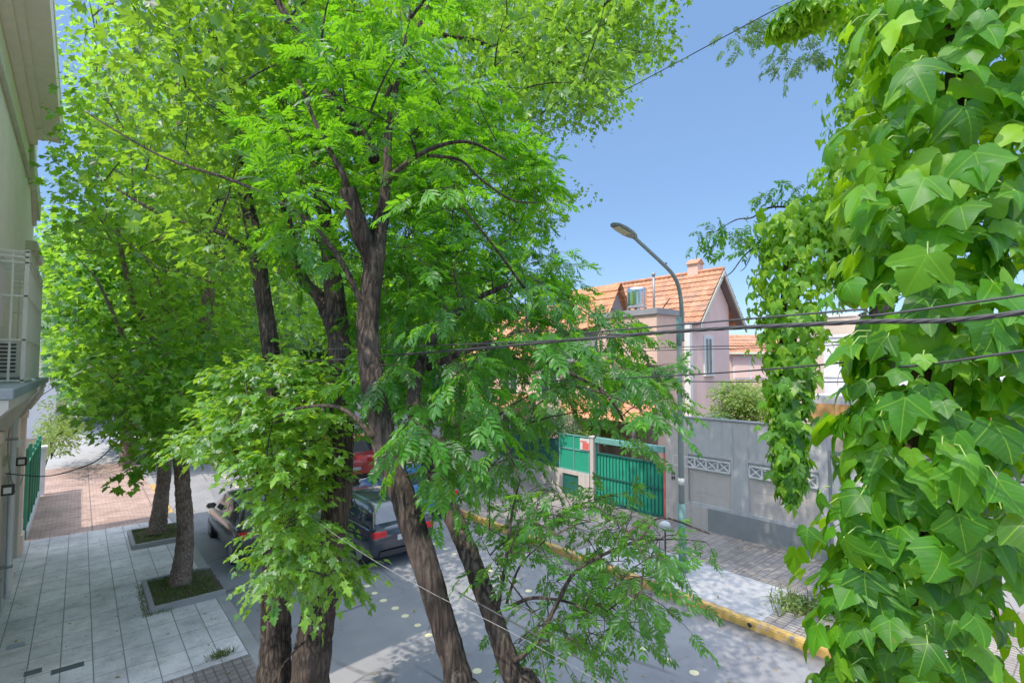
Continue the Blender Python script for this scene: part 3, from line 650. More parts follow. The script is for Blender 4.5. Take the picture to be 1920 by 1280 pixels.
bc = part('balcony', M['pink'], fw, lambda b: (b.box(-1.15, -.1, 46, 49, 7.0, 8.3), b.box(-1.15, -.02, 45.95, 49.05, 6.8, 6.998)))
part('slab_edge', M['white_trim'], bc, lambda b: b.box(-1.15, -.05, 45.97, 49.03, 8.302, 8.38))
up = thing('utility_pole', 'tall pale concrete utility pole far down the left pavement', 'pole', (1.8, 48, 0))
part('shaft', M['utility'], up, lambda b: b.cyl(1.85, 48, -.1, 10.2, .30, 12, 0, .17)); part('crossarm', M['utility'], up, lambda b: b.box(1.2, 2.5, 47.75, 47.85, 9.2, 9.32))

# ---------------------------------------------------------------- tree pits
def pit(x0, x1, y0, y1, label):
    t = thing('tree_pit', label, 'tree pit', ((x0+x1)/2, (y0+y1)/2, 0), 'tree pits in the left pavement')
    w = .09
    part('border', M['kerb'], t, lambda b: (b.box(x0, x1, y0, y0+w, -.05, .11, 0, .012), b.box(x0, x0+w, y0+w, y1, -.05, .105, 0, .012), b.box(x0+w, x1, y1-w, y1, -.05, .11, 0, .012)))
    def so(b):
        n = 14
        vs = [(x0+w+(x1-x0-w)*i/n, y0+w+(y1-y0-2*w)*j/n, .03+random.uniform(0, .05)) for j in range(n+1) for i in range(n+1)]
        b.add(vs, [(j*(n+1)+i, j*(n+1)+i+1, (j+1)*(n+1)+i+1, (j+1)*(n+1)+i) for j in range(n) for i in range(n)], 0, True)
    part('soil', M['soil'], t, so)
pit(1.12, 2.38, 11.75, 13.45, 'nearer kerbed tree pit with mossy soil beside the kerb')
pit(1.12, 2.38, 16.1, 17.75, 'farther kerbed tree pit at the edge of the brick paving')
def grass(name, regions, label):
    lv = Leaves()
    for (x0, x1, y0, y1, z, n, h) in regions:
        p = np.stack([rng.uniform(x0, x1, n), rng.uniform(y0, y1, n), np.full(n, z)], 1)
        d = unit(n)*.55+np.array((0, 0, 1.)); lv.add(BLADE, p, d, unit(n), rng.uniform(.5, 1.2, n)*h, rng.beta(2, 2, n))
    o = lv.build(name, M['grass']); tag(o, label, 'grass', kind='stuff')
grass('grass', [(1.22, 2.3, 11.85, 13.35, .05, 1500, .10), (1.22, 2.3, 16.2, 17.65, .05, 1300, .10), (1.02, 1.14, 11.7, 13.4, 0, 160, .09), (1.0, 1.5, 11.66, 11.76, 0, 60, .08)], 'short grass and moss growing in the two tree pits')

# ================================================================ RIGHT SIDE: wall, gate, fence
XW = 13.6
gw = thing('boundary_wall', 'long grey plastered boundary wall with recessed panels and white lattice vents', 'wall', (XW, 6.7, 0))
def wallbody(b):
    b.box(XW+.06, XW+.22, 4.55, 8.95, 0, 3.07)
    for a, c in ((8.72, 8.95), (6.45, 6.92), (4.55, 4.75)): b.box(XW, XW+.06, a, c, .7, 2.05)
    b.box(XW, XW+.06, 4.55, 8.95, 2.05, 3.07)
    b.box(XW, XW+.06, 4.55, 8.95, .62, .7)
part('wall_body', M['grey_wall'], gw, wallbody)
part('plinth', M['grey_plinth'], gw, lambda b: b.box(XW-.03, XW+.059, 4.55, 7.6, -.1, .618))
part('pier', M['grey_panel'], gw, lambda b: (b.box(XW-.025, XW+.059, 7.604, 8.95, -.1, .618), b.box(XW-.012, XW-.002, 8.2, 8.95, .62, 3.06)))
part('coping', M['grey_plinth'], gw, lambda b: b.box(XW-.02, XW+.24, 4.54, 8.96, 3.072, 3.12, 0, .01))
for a, c in ((6.92, 8.72), (4.75, 6.45)):
    part('panel', M['grey_panel'], gw, lambda b: (b.box(XW+.045, XW+.058, a, c, .702, 1.62), [b.box(XW+.040, XW+.0448, a, c, .702+k*.3, .712+k*.3) for k in (1, 2)]))
    def vent(b):
        y0, y1, z0, z1 = a+.03, c-.03, 1.66, 1.98
        b.box(XW-.015, XW+.05, y0, y1, z0, z0+.04); b.box(XW-.015, XW+.05, y0, y1, z1-.04, z1)
        n = 5
        for k in range(n+1):
            y = y0+(y1-y0)*k/n; b.box(XW-.014, XW+.05, y-.02, y+.02, z0+.04, z1-.04)
        for k in range(n):
            ya, yb = y0+(y1-y0)*k/n+.02, y0+(y1-y0)*(k+1)/n-.02
            b.tube([(XW+.01, ya, z0+.04), (XW+.01, yb, z1-.04)], .02, 4, smooth=False); b.tube([(XW+.015, yb, z0+.04), (XW+.015, ya, z1-.04)], .02, 4, smooth=False)
    part('lattice_vent', M['white_vent'], gw, vent)
def hn(b):   # small wrought number marks
    x = XW-.02; y = 8.72
    for z in (1.22, 1.36):
        b.box(x-.008, x, y-.005, y+.02, z, z+.11); b.box(x-.008, x, y-.09, y-.065, z, z+.11); b.box(x-.008, x, y-.064, y-.006, z+.045, z+.065)
    b.box(x-.008, x, y-.064, y-.006, 1.31, 1.33); b.box(x-.008, x, y-.03, y-.006, 1.45, 1.47)
part('house_number', M['black'], gw, hn)
# gate
gt = thing('driveway_gate', 'bright green sheet driveway gate with dark vertical bars between two posts', 'gate', (XW, 10.3, 0))
part('sheet', M['green_mesh'], gt, lambda b: b.box(XW+.03, XW+.045, 9.06, 11.66, .06, 1.63))
def bars(b):
    for k in range(20):
        y = 9.1+k*.134; b.box(XW-.005, XW+.02, y-.012, y+.012, .08, 1.66)
    for z in (.08, .87, 1.64): b.box(XW-.02, XW+.028, 9.05, 11.67, z-.02, z+.02)
part('bars', M['green_dark'], gt, bars)
part('header_beam', M['green_teal'], gt, lambda b: b.box(XW-.05, XW+.1, 9.0, 11.7, 1.98, 2.16, 0, .01))
for y in (9.0, 11.69): part('gate_post', M['green_dark'] if y > 10 else M['red_sign'], gt, lambda b: b.box(XW, XW+.06, y-.03, y+.03, 0, 1.978))
part('kick_plate', M['green_dark'], gt, lambda b: b.box(XW-.03, XW+.02, 9.1, 11.6, .002, .055))
gpo = thing('gate_pier', 'slim white concrete pier left of the green driveway gate', 'pillar', (XW, 11.9, 0))
part('shaft', M['grey_panel'], gpo, lambda b: b.box(XW-.04, XW+.12, 11.78, 11.93, -.1, 2.12, 0, .01)); part('cap', M['grey_panel'], gpo, lambda b: b.box(XW-.06, XW+.15, 11.755, 11.955, 2.122, 2.18, 0, .01))
gf = thing('sheet_fence', 'green sheet and mesh fence on a low masonry base past the gate', 'fence', (XW, 14, 0))
part('low_wall', M['grey_panel'], gf, lambda b: (b.box(XW, XW+.2, 12.0, 12.5, -.1, .85), b.box(XW, XW+.2, 13.3, 20, -.1, .85), b.box(XW, XW+.2, 12.5, 13.3, .72, .85)))
part('meter_door', M['green_dark'], gf, lambda b: b.box(XW+.05, XW+.1, 12.5, 13.3, 0, .72))
part('upper_sheet', M['green_mesh'], gf, lambda b: (b.box(XW+.06, XW+.09, 12.0, 13.5, .852, 2.13)))
part('frame', M['green_teal'], gf, lambda b: [b.box(XW+.03, XW+.058, 12.0, 13.5, z-.02, z+.02) for z in (.87, 1.62, 2.12)]+[b.box(XW+.03, XW+.058, y-.02, y+.02, .9, 2.1) for y in (12.03, 12.75, 13.47)])
part('side_sheet', M['green_dark'], gf, lambda b: (b.box(XW+.06, XW+.09, 13.51, 20, .852, 1.9), [b.box(XW+.02, XW+.058, y-.02, y+.02, .852, 2.08) for y in (14.2, 15, 15.8, 16.6, 17.4, 18.2, 19, 19.9)]))  # shade along this stretch is put into the darker green
sg = thing('small_sign', 'small red and white square sign on the green fence beside the gate', 'sign', (XW, 12.1, 1.9))
part('board', M['white_vent'], sg, lambda b: b.box(XW-.0, XW+.012, 11.98, 12.42, 1.66, 2.06, 0, .004))
part('print', M['red_sign'], sg, lambda b: (b.box(XW-.004, XW-.0005, 12.0, 12.3, 1.68, 1.92), b.box(XW-.004, XW-.0005, 12.1, 12.4, 1.93, 1.98)))
rg = thing('garage_door', 'white ribbed metal garage door at the end of the grey boundary wall', 'garage door', (XW, 3.6, 0))
part('sheet', M['white_vent'], rg, lambda b: (b.box(XW+.08, XW+.12, 2.6, 4.5, 0, 2.4), [b.box(XW+.05, XW+.079, 2.65+.12*k, 2.70+.12*k, .03, 2.38) for k in range(15)]))
part('frame', M['grey_metal'], rg, lambda b: (b.box(XW, XW+.14, 4.5, 4.54, 0, 2.5), b.box(XW, XW+.14, 2.55, 2.6, 0, 2.5), b.box(XW, XW+.14, 2.55, 4.54, 2.502, 2.6)))
gw2 = thing('side_wall', 'grey wall continuing to the right behind the hanging ivy', 'wall', (XW, 0, 0))
part('wall_body', M['grey_wall'], gw2, lambda b: b.box(XW, XW+.2, -12, 2.54, -.1, 2.3)); part('coping', M['grey_plinth'], gw2, lambda b: b.box(XW-.03, XW+.23, -12, 2.545, 2.302, 2.37, 0, .01))

# street lamp
LX, LY = Pz(1280, 1070, 0).x, Pz(1280, 1070, 0).y
lp = thing('street_lamp', 'tall grey and green street lamp with a curved arm over the road', 'street lamp', (LX, LY, 0))
zt = Py(1280, 640, LY).z
part('base', M['lamp_low'], lp, lambda b: (b.cyl(LX, LY, 0, .22, .13, 14, 0, .11), b.cyl(LX, LY, .2, 1.5, .085, 14)))
part('pole', M['lamp_pole'], lp, lambda b: b.cyl(LX, LY, 1.5, zt, .066, 14, 0, .056))
part('band', M['white_vent'], lp, lambda b: b.cyl(LX, LY, Py(1280, 907, LY).z, Py(1280, 895, LY).z, .072, 14))
part('sleeve', M['lamp_low'], lp, lambda b: b.cyl(LX, LY, zt-.1, zt+.55, .063, 14))
def q(px, py): return Py(px, py, LY)
arm = [q(1279, 640), q(1278, 580), q(1273, 540), q(1261, 514), q(1240, 492), q(1212, 466), q(1188, 444)]
part('arm', M['lamp_pole'], lp, lambda b: b.tube(*smooth_path(arm, [.054, .05, .047, .045, .043, .042, .04], 5), 10))
h0, h1 = q(1192, 447), q(1149, 419)
ax = (h1-h0); hl = ax.length; ax.normalize(); sd = Vector((0, 1, 0)); nn = ax.cross(sd).normalized()
if nn.z < 0: nn = -nn
def head(b, k=1):
    st = [(0, .05, .05), (.12, .11, .075), (.3, .15, .08), (.65, .16, .07), (.9, .13, .045), (1, .06, .02)]
    vs = []; fs = []
    for t, w, h in st:
        for i in range(12):
            th = 2*math.pi*i/12; cc, ss = math.cos(th), math.sin(th)
            vs.append(h0+ax*(hl*t)+sd*(w*cc)+nn*(h*ss if ss > 0 else h*.35*ss))
    for j in range(len(st)-1):
        for i in range(12): fs.append((j*12+i, j*12+(i+1) % 12, j*12+12+(i+1) % 12, j*12+12+i))
    fs += [tuple(range(11, -1, -1)), tuple(range(60, 72))]
    b.add(vs, fs, 0, True)
hd = part('lamp_head', M['lamp_pole'], lp, head)
part('lens', M['lamp_glass'], hd, lambda b: b.quad(*[h0+ax*(hl*t)+sd*w-nn*.035 for t, w in ((.38, -.11), (.38, .11), (.88, .09), (.88, -.09))]))
part('photocell', M['black'], lp, lambda b: b.tube([q(1246, 500), q(1249, 493)], .025, 6))
a = Pz(1248, 1060, 0)
bo = thing('bollard', 'thin dark metal post with a round white cap near the street lamp', 'post', (a.x, a.y, 0))
part('shaft', M['black'], bo, lambda b: b.cyl(a.x, a.y, 0, .86, .022, 8))
part('cap', M['white_vent'], bo, lambda b: b.tube([(a.x, a.y, .84+.03*k) for k in range(7)], [.04, .1, .125, .13, .12, .09, .02], 12))

# ---------------------------------------------------------------- roof helper
def tile_roof(b, o, u, v, nu, nv, mi=0, lift=.035, wave=.028):
    """pantiled slope: o eave corner, u along the eave, v up the slope"""
    o, u, v = Vector(o), Vector(u), Vector(v); n = u.cross(v).normalized()
    if n.z < 0: n = -n
    C = nu*6; vs = []; fs = []
    for j in range(nv):
        for e in (0, 1):
            for i in range(C+1):
                ph = (i % 6)/6*2*math.pi
                w = wave*(.5+.5*math.cos(ph)); jit = .008*math.sin(i//6*12.9+j*7.7)
                vs.append(o+u*(i/C)+v*((j+e*1.0)/nv)+n*(w+jit+(lift if e == 0 else 0)))
    for j in range(nv):
        a = j*2*(C+1)
        for i in range(C): fs.append((a+i, a+i+1, a+C+1+i+1, a+C+1+i))
        if j: 
            p = a-(C+1)
            for i in range(C): fs.append((p+i, p+i+1, a+i+1, a+i))
    b.add(vs, fs, mi)
# ================================================================ PINK GABLED HOUSE
XH = 18.5
c0 = Px(1293, 640, XH); Y0 = c0.y
X1 = Py(1367, 640, Y0).x; ap = Py(1341, 507, Y0); ev = Py(1298, 606, Y0); evr = Py(1384, 612, Y0)
XR = (ev.x+evr.x)/2; ZR = ap.z; ZE = (ev.z+evr.z)/2
OV = .38
ph = thing('gabled_house', 'pink plastered house with a steep clay tile gable and slim tall window', 'house', ((XH+X1)/2, Y0+3, 0))
def gab(b):
    k = (ZR-ZE)/(XR-ev.x); zi = ZE+(XH-ev.x)*k-.16; z2 = ZE+(evr.x-X1)*k-.16
    poly = [(XH, -.1), (X1, -.1), (X1, z2), (XR, ZR-.2), (XH, zi)]
    b.prism(poly, 1, Y0, Y0+5.2)
part('wall', M['pinkgrey'], ph, gab)
part('front_wall', M['pink'], ph, lambda b: b.box(XH-.02, XH-.002, Y0+.12, Y0+5.2, 0, ZE-.15))
part('corner_trim', M['white_trim'], ph, lambda b: b.box(XH-.05, XH+.14, Y0-.04, Y0+.3, 0, ZE-.1))
def roofm(b):
    y0, y1 = Y0-OV, Y0+5.6
    tile_roof(b, (ev.x, y0, ZE), (0, y1-y0, 0), (XR-ev.x, 0, ZR-ZE), 24, 10)
    tile_roof(b, (evr.x, y0, ZE), (0, y1-y0, 0), (XR-evr.x, 0, ZR-ZE), 24, 10)
    b.tube([(XR, y0, ZR+.04), (XR, y1, ZR+.04)], .09, 8)
part('roof', M['tile'], ph, roofm)
def barge(b):
    for ex in (ev.x, evr.x):
        d = Vector((XR-ex, 0, ZR-ZE)); 
        p = Vector((ex, Y0-OV-.03, ZE-.06)); q2 = p+d
        dn = Vector((0, 0, -.2))
        vs = [p, q2, q2+dn, p+dn]; vs += [v+Vector((0, .07, 0)) for v in vs]
        b.add(vs, [(0, 1, 2, 3), (7, 6, 5, 4), (0, 4, 5, 1), (1, 5, 6, 2), (2, 6, 7, 3), (3, 7, 4, 0)])
part('bargeboard', M['barge'], ph, barge)
def sof(b):
    for ex in (ev.x, evr.x):
        p = Vector((ex, Y0-OV+.05, ZE-.1)); d = Vector((XR-ex, 0, ZR-ZE)); e = Vector((0, OV-.06, 0))
        b.quad(p, p+e, p+e+d, p+d)
    b.box(ev.x+.02, XH, Y0, Y0+5.4, ZE-.14, ZE-.1)
part('soffit', M['soffit_d'], ph, sof)
part('gutter', M['soffit_d'], ph, lambda b: b.tube([(ev.x-.03, Y0-OV, ZE-.05), (ev.x-.03, Y0+5.6, ZE-.05)], .07, 8))
def win(parent, x0, x1, y, z0, z1, frame=M['white_trim'], pan=M['darkglass'], split=1, sill=True):
    w = part('window', frame, parent, lambda b: (b.box(x0-.14, x0, y-.04, y+.01, z0, z1), b.box(x1, x1+.14, y-.04, y+.01, z0, z1), b.box(x0-.14, x1+.14, y-.04, y+.01, z1, z1+.14), b.box(x0-.16, x1+.16, y-.09, y+.01, z0-.1, z0-.001), [b.box(x0+(x1-x0)*k/(split+1)-.02, x0+(x1-x0)*k/(split+1)+.02, y-.03, y+.005, z0, z1) for k in range(1, split+1)]))
    part('pane', pan, w, lambda b: b.box(x0, x1, y-.012, y-.003, z0, z1)); return w
a, c = Py(1322, 635, Y0), Py(1334, 700, Y0)
win(ph, a.x, c.x, Y0, c.z, a.z)
a, c = Py(1327, 555, Y0), Py(1330.5, 570, Y0)
w = part('gable_vent', M['white_trim'], ph, lambda b: b.prism([(a.x-.12, a.z+.05), (a.x-.1, c.z-.1), ((a.x+c.x)/2, c.z-.42), (c.x+.1, c.z-.1), (c.x+.12, a.z+.05), ((a.x+c.x)/2, a.z+.22)], 1, Y0-.025, Y0-.002))
part('slit', M['black'], w, lambda b: b.box(a.x, c.x, Y0-.04, Y0-.027, c.z, a.z))
def winx(parent, x, y0, y1, z0, z1, frame=M['white_trim'], pan=M['darkglass']):
    w = part('window', frame, parent, lambda b: (b.box(x-.04, x-.003, y0-.12, y0, z0, z1), b.box(x-.04, x-.003, y1, y1+.12, z0, z1), b.box(x-.04, x-.003, y0-.12, y1+.12, z1, z1+.13), b.box(x-.09, x-.003, y0-.14, y1+.14, z0-.09, z0-.001), b.box(x-.03, x-.003, (y0+y1)/2-.03, (y0+y1)/2+.03, z0, z1)))
    part('pane', pan, w, lambda b: b.box(x-.014, x-.004, y0, y1, z0, z1)); return w
a, c = Px(1276, 646, XH), Px(1252, 690, XH)
winx(ph, XH-.02, a.y, c.y, c.z, a.z)
part('roller_shutter', M['white_trim'], ph, lambda b: [b.box(XH-.045, XH-.036, a.y, c.y, c.z+.09*k, c.z+.09*k+.08) for k in range(5)])
chx, chy = XR+.1, Y0+1.0
ch = part('chimney', M['pink'], ph, lambda b: b.box(chx-.22, chx+.22, chy-.25, chy+.25, ZR-.6, ZR+.42)); part('chimney_cap', M['tile'], ch, lambda b: b.prism([(chx-.3, ZR+.422), (chx+.3, ZR+.422), (chx, ZR+.66)], 1, chy-.3, chy+.3))
# flat roofed wing with tank
XB = 16.6
ya, yb = Px(1231, 600, XB).y, Px(1120, 600, XB).y
zt2 = Px(1228, 577, XB).z
part('flat_wing', M['pink'], ph, lambda b: b.box(XB, XH-.06, ya, yb, -.1, zt2-.25))
part('wing_parapet', M['grey_plinth'], ph, lambda b: b.box(XB-.08, XH-.06, ya-.08, yb+.08, zt2-.248, zt2, 0, .02))
winx(ph, XB, ya+.6, ya+1.4, 2.9, 4.2); winx(ph, XB, yb-1.4, yb-.5, 2.9, 4.2)
part('porch_roof', M['tile2'], ph, lambda b: tile_roof(b, (XB-1.5, ya-.2, 2.55), (0, yb-ya+1.6, 0), (1.5, 0, .75), 22, 5))
for y in (ya+.1, (ya+yb)/2+.3, yb+.9): part('porch_post', M['door'], ph, lambda b: b.box(XB-1.4, XB-1.3, y-.05, y+.05, -.1, 2.52))
part('stone_wall', M['stone'], ph, lambda b: b.add([(XB-.03, ya, 0), (XB-.03, yb+4, 0), (XB-.03, yb+4, 2.5), (XB-.03, ya, 2.5)], [(0, 1, 2, 3)]))
a = Px(1194, 553, XB+1)
wt = thing('water_tank', 'shiny stainless steel water tank on the flat roof of the pink house', 'water tank', (a.x, a.y, zt2))
zk = Px(1194, 540, XB+1).z
part('barrel', M['steel'], wt, lambda b: b.tube([(a.x, a.y, zt2+.2+ (zk-zt2-.2)*k/8) for k in range(9)], [.40, .42, .405, .42, .405, .42, .405, .42, .36], 20)); [part('leg', M['grey_metal'], wt, lambda b: b.box(a.x+dx-.04, a.x+dx+.04, a.y+dy-.04, a.y+dy+.04, zt2-.02, zt2+.22)) for dx in (-.25, .25) for dy in (-.25, .25)]
a = Px(1226, 560, XB+1.2)
vp = thing('vent_pipe', 'thin dark vent pipe rising beside the steel water tank', 'pipe', (a.x, a.y, zt2))
zk = Px(1226, 512, XB+1.2).z
part('shaft', M['grey_metal'], vp, lambda b: b.cyl(a.x, a.y, zt2-.3, zk, .05, 8)); part('cowl', M['grey_metal'], vp, lambda b: b.cyl(a.x, a.y, zk-.12, zk+.02, .075, 8))
a = Px(1241, 576, XB+.4)
an = thing('antenna', 'small slanted aerial rod at the edge of the flat roof', 'antenna', tuple(a))
part('rod', M['black'], an, lambda b: b.tube([(a.x, a.y, zt2-.05), Px(1256, 559, XB+.4)], .025, 6)); part('elements', M['black'], an, lambda b: [b.tube([Px(1247+k*3, 569-k*3, XB+.25), Px(1247+k*3, 569-k*3, XB+.6)], .01, 4) for k in range(3)])
# second house behind the leaves
h2 = thing('terracotta_house', 'wide pink house with long orange tile roof half hidden by leaves', 'house', (20, 23, 0))
part('wall', M['pink'], h2, lambda b: (b.box(17.6, 24, yb+.3, 27, -.1, 5.1), b.prism([(17.6, 5.1), (24, 5.1), (20.8, 7.7)], 1, yb+.32, 26.98)))
def r2(b):
    y0, y1 = yb-.1, 27.4
    tile_roof(b, (17.15, y0, 4.95), (0, y1-y0, 0), (3.65, 0, 3.0), 34, 11); tile_roof(b, (24.45, y0, 4.95), (0, y1-y0, 0), (-3.65, 0, 3.0), 34, 6)
    b.tube([(20.8, y0, 8.0), (20.8, y1, 8.0)], .1, 8)
part('roof', M['tile2'], h2, r2)
a = Py(1143, 545, yb+1.5)
dm = part('dormer', M['grey_plinth'], h2, lambda b: b.prism([(17.05, 4.8), (18.75, 4.8), (18.75, 6.45), (17.9, 8.0), (17.05, 6.45)], 1, yb+.05, yb+3))
part('dormer_roof', M['tile2'], dm, lambda b: (tile_roof(b, (16.8, yb-.25, 6.2), (0, 3.3, 0), (1.1, 0, 2.0), 12, 6), tile_roof(b, (19.0, yb-.25, 6.2), (0, 3.3, 0), (-1.1, 0, 2.0), 12, 6)))
for y in (17.5, 20.5, 23.5): winx(h2, 17.6, y, y+1.1, 3.0, 4.4); winx(h2, 17.6, y, y+1.1, .6, 2.0)
part('awning', M['tile2'], h2, lambda b: tile_roof(b, (16.4, 19, 2.5), (0, 7, 0), (1.2, 0, .6), 26, 4))
h3 = thing('lavender_house', 'pale house with orange roof farther down the right side', 'house', (18, 33, 0))
part('wall', M['white_wall'], h3, lambda b: b.box(15.5, 24, 28.5, 40, -.1, 6.2)); part('roof', M['tile2'], h3, lambda b: (tile_roof(b, (15.0, 28.1, 6.1), (0, 12.2, 0), (4.7, 0, 2.6), 46, 11), b.prism([(15.5, 6.2), (24, 6.2), (19.75, 8.6)], 1, 28.5, 28.6)))
for y in (30, 33, 36): winx(h3, 15.5, y, y+1.2, 3.6, 5.0)
# low house between gable and ivy
lh = thing('low_house', 'low pink house with a shallow clay roof right of the gable', 'house', (24, 13.5, 0))
g0, g1 = Pd(1366, 663, 27), Pd(1560, 655, 27)
gd = (g1-g0); gd.z = 0; gl = gd.length; gd.normalize(); gb = Vector((-gd.y, gd.x, 0))
if gb.dot(R3*0+Vector((F3.x, F3.y, 0))) < 0: gb = -gb
def obx(b, u0, u1, v0, v1, z0, z1, mi=0):
    f = lambda u, v, z: (g0.x+gd.x*u+gb.x*v, g0.y+gd.y*u+gb.y*v, z)
    b.add([f(u0, v0, z0), f(u1, v0, z0), f(u1, v1, z0), f(u0, v1, z0), f(u0, v0, z1), f(u1, v0, z1), f(u1, v1, z1), f(u0, v1, z1)], [(0, 3, 2, 1), (4, 5, 6, 7), (0, 1, 5, 4), (1, 2, 6, 5), (2, 3, 7, 6), (3, 0, 4, 7)], mi)
ze = g0.z
part('wall', M['pink'], lh, lambda b: obx(b, .1, gl, .3, 4, -.1, ze))
part('roof', M['tile'], lh, lambda b: tile_roof(b, g0+Vector((0, 0, 0)), gd*gl, gb*2.6+Vector((0, 0, 1.15)), 24, 6))
lw = part('window', M['white_trim'], lh, lambda b: (obx(b, .35, 2.2, .27, .298, ze-1.35, ze-.15), ))
part('pane', M['pinkgrey'], lw, lambda b: (obx(b, .42, 1.22, .25, .268, ze-1.28, ze-.2), obx(b, 1.3, 2.1, .25, .268, ze-1.28, ze-.2)))
# white house on the right
wh = thing('white_house', 'bright white rendered house with a pale gable edge behind the near ivy', 'house', (18, 3, 0))
XQ = 17.0; yq = Px(1545, 700, XQ).y
zq = Px(1545, 628, XQ).z
part('wall', M['white_wall'], wh, lambda b: b.box(XQ, 26, -8, yq, -.1, zq))
part('upper_wall', M['white_wall'], wh, lambda b: b.prism([(1.2, zq), (-7.5, zq), (-7.5, zq+.4), (-3.2, zq+4.2), (1.2, zq+.4)], 0, XQ+.6, 25))
def rr3(b):
    tile_roof(b, (XQ+.2, 1.6, zq+.3), (8, 0, 0), (0, -4.9, 4.3), 24, 8); tile_roof(b, (XQ+.2, -8, zq+.3), (8, 0, 0), (0, 4.9, 4.3), 24, 8)
part('roof', M['tile'], wh, rr3)
part('bargeboard', M['white_trim'], wh, lambda b: (b.add([(XQ+.18, 1.7, zq+.2), (XQ+.18, -3.2, zq+4.5), (XQ+.18, -3.2, zq+4.2), (XQ+.18, 1.7, zq-.1), (XQ+.24, 1.7, zq+.2), (XQ+.24, -3.2, zq+4.5), (XQ+.24, -3.2, zq+4.2), (XQ+.24, 1.7, zq-.1)], [(0, 1, 2, 3), (4, 7, 6, 5), (0, 4, 5, 1), (3, 2, 6, 7), (0, 3, 7, 4)])))
part('string_course', M['white_trim'], wh, lambda b: [b.box(XQ-.03, XQ-.002, -8, yq, z, z+.06) for z in (zq-1.25, zq-.08)])
a = Px(1618, 709, XQ)
part('vent_window', M['grey_metal'], wh, lambda b: b.box(XQ-.02, XQ-.003, a.y-.12, a.y+.12, a.z-.1, a.z+.1))
pk = thing('beige_block', 'plain pinkish beige wall block between the ivy and the white house', 'building', (20.5, 7, 0))
part('wall', M['beige'], pk, lambda b: b.box(20, 24, 5.7, 7.7, -.1, 6.3)); part('coping', M['white_trim'], pk, lambda b: b.box(19.95, 24.05, 5.65, 7.75, 6.302, 6.4))
cp = thing('carport', 'flat roofed carport with orange fascia and grey parapet behind the wall', 'carport', (15.5, 4, 0))
XC = 15.2; y1c = Px(1517, 770, XC).y
zA, zB, zC = Px(1540, 785, XC).z, Px(1540, 757, XC).z, Px(1540, 741, XC).z
part('back_wall', M['beige'], cp, lambda b: b.box(XC+.1, XC+.3, -4, y1c-.05, -.1, zA))
part('fascia', M['orange'], cp, lambda b: b.box(XC-.05, XQ-.06, -4, y1c, zA+.002, zB))
part('parapet', M['grey_wall'], cp, lambda b: b.box(XC, XQ-.06, -4, y1c+.05, zB+.002, zC, 0, .01))
part('lean_to_roof', M['tiledark'], cp, lambda b: tile_roof(b, (13.95, -2, 2.35), (0, 5.6, 0), (1.2, 0, .75), 24, 4))
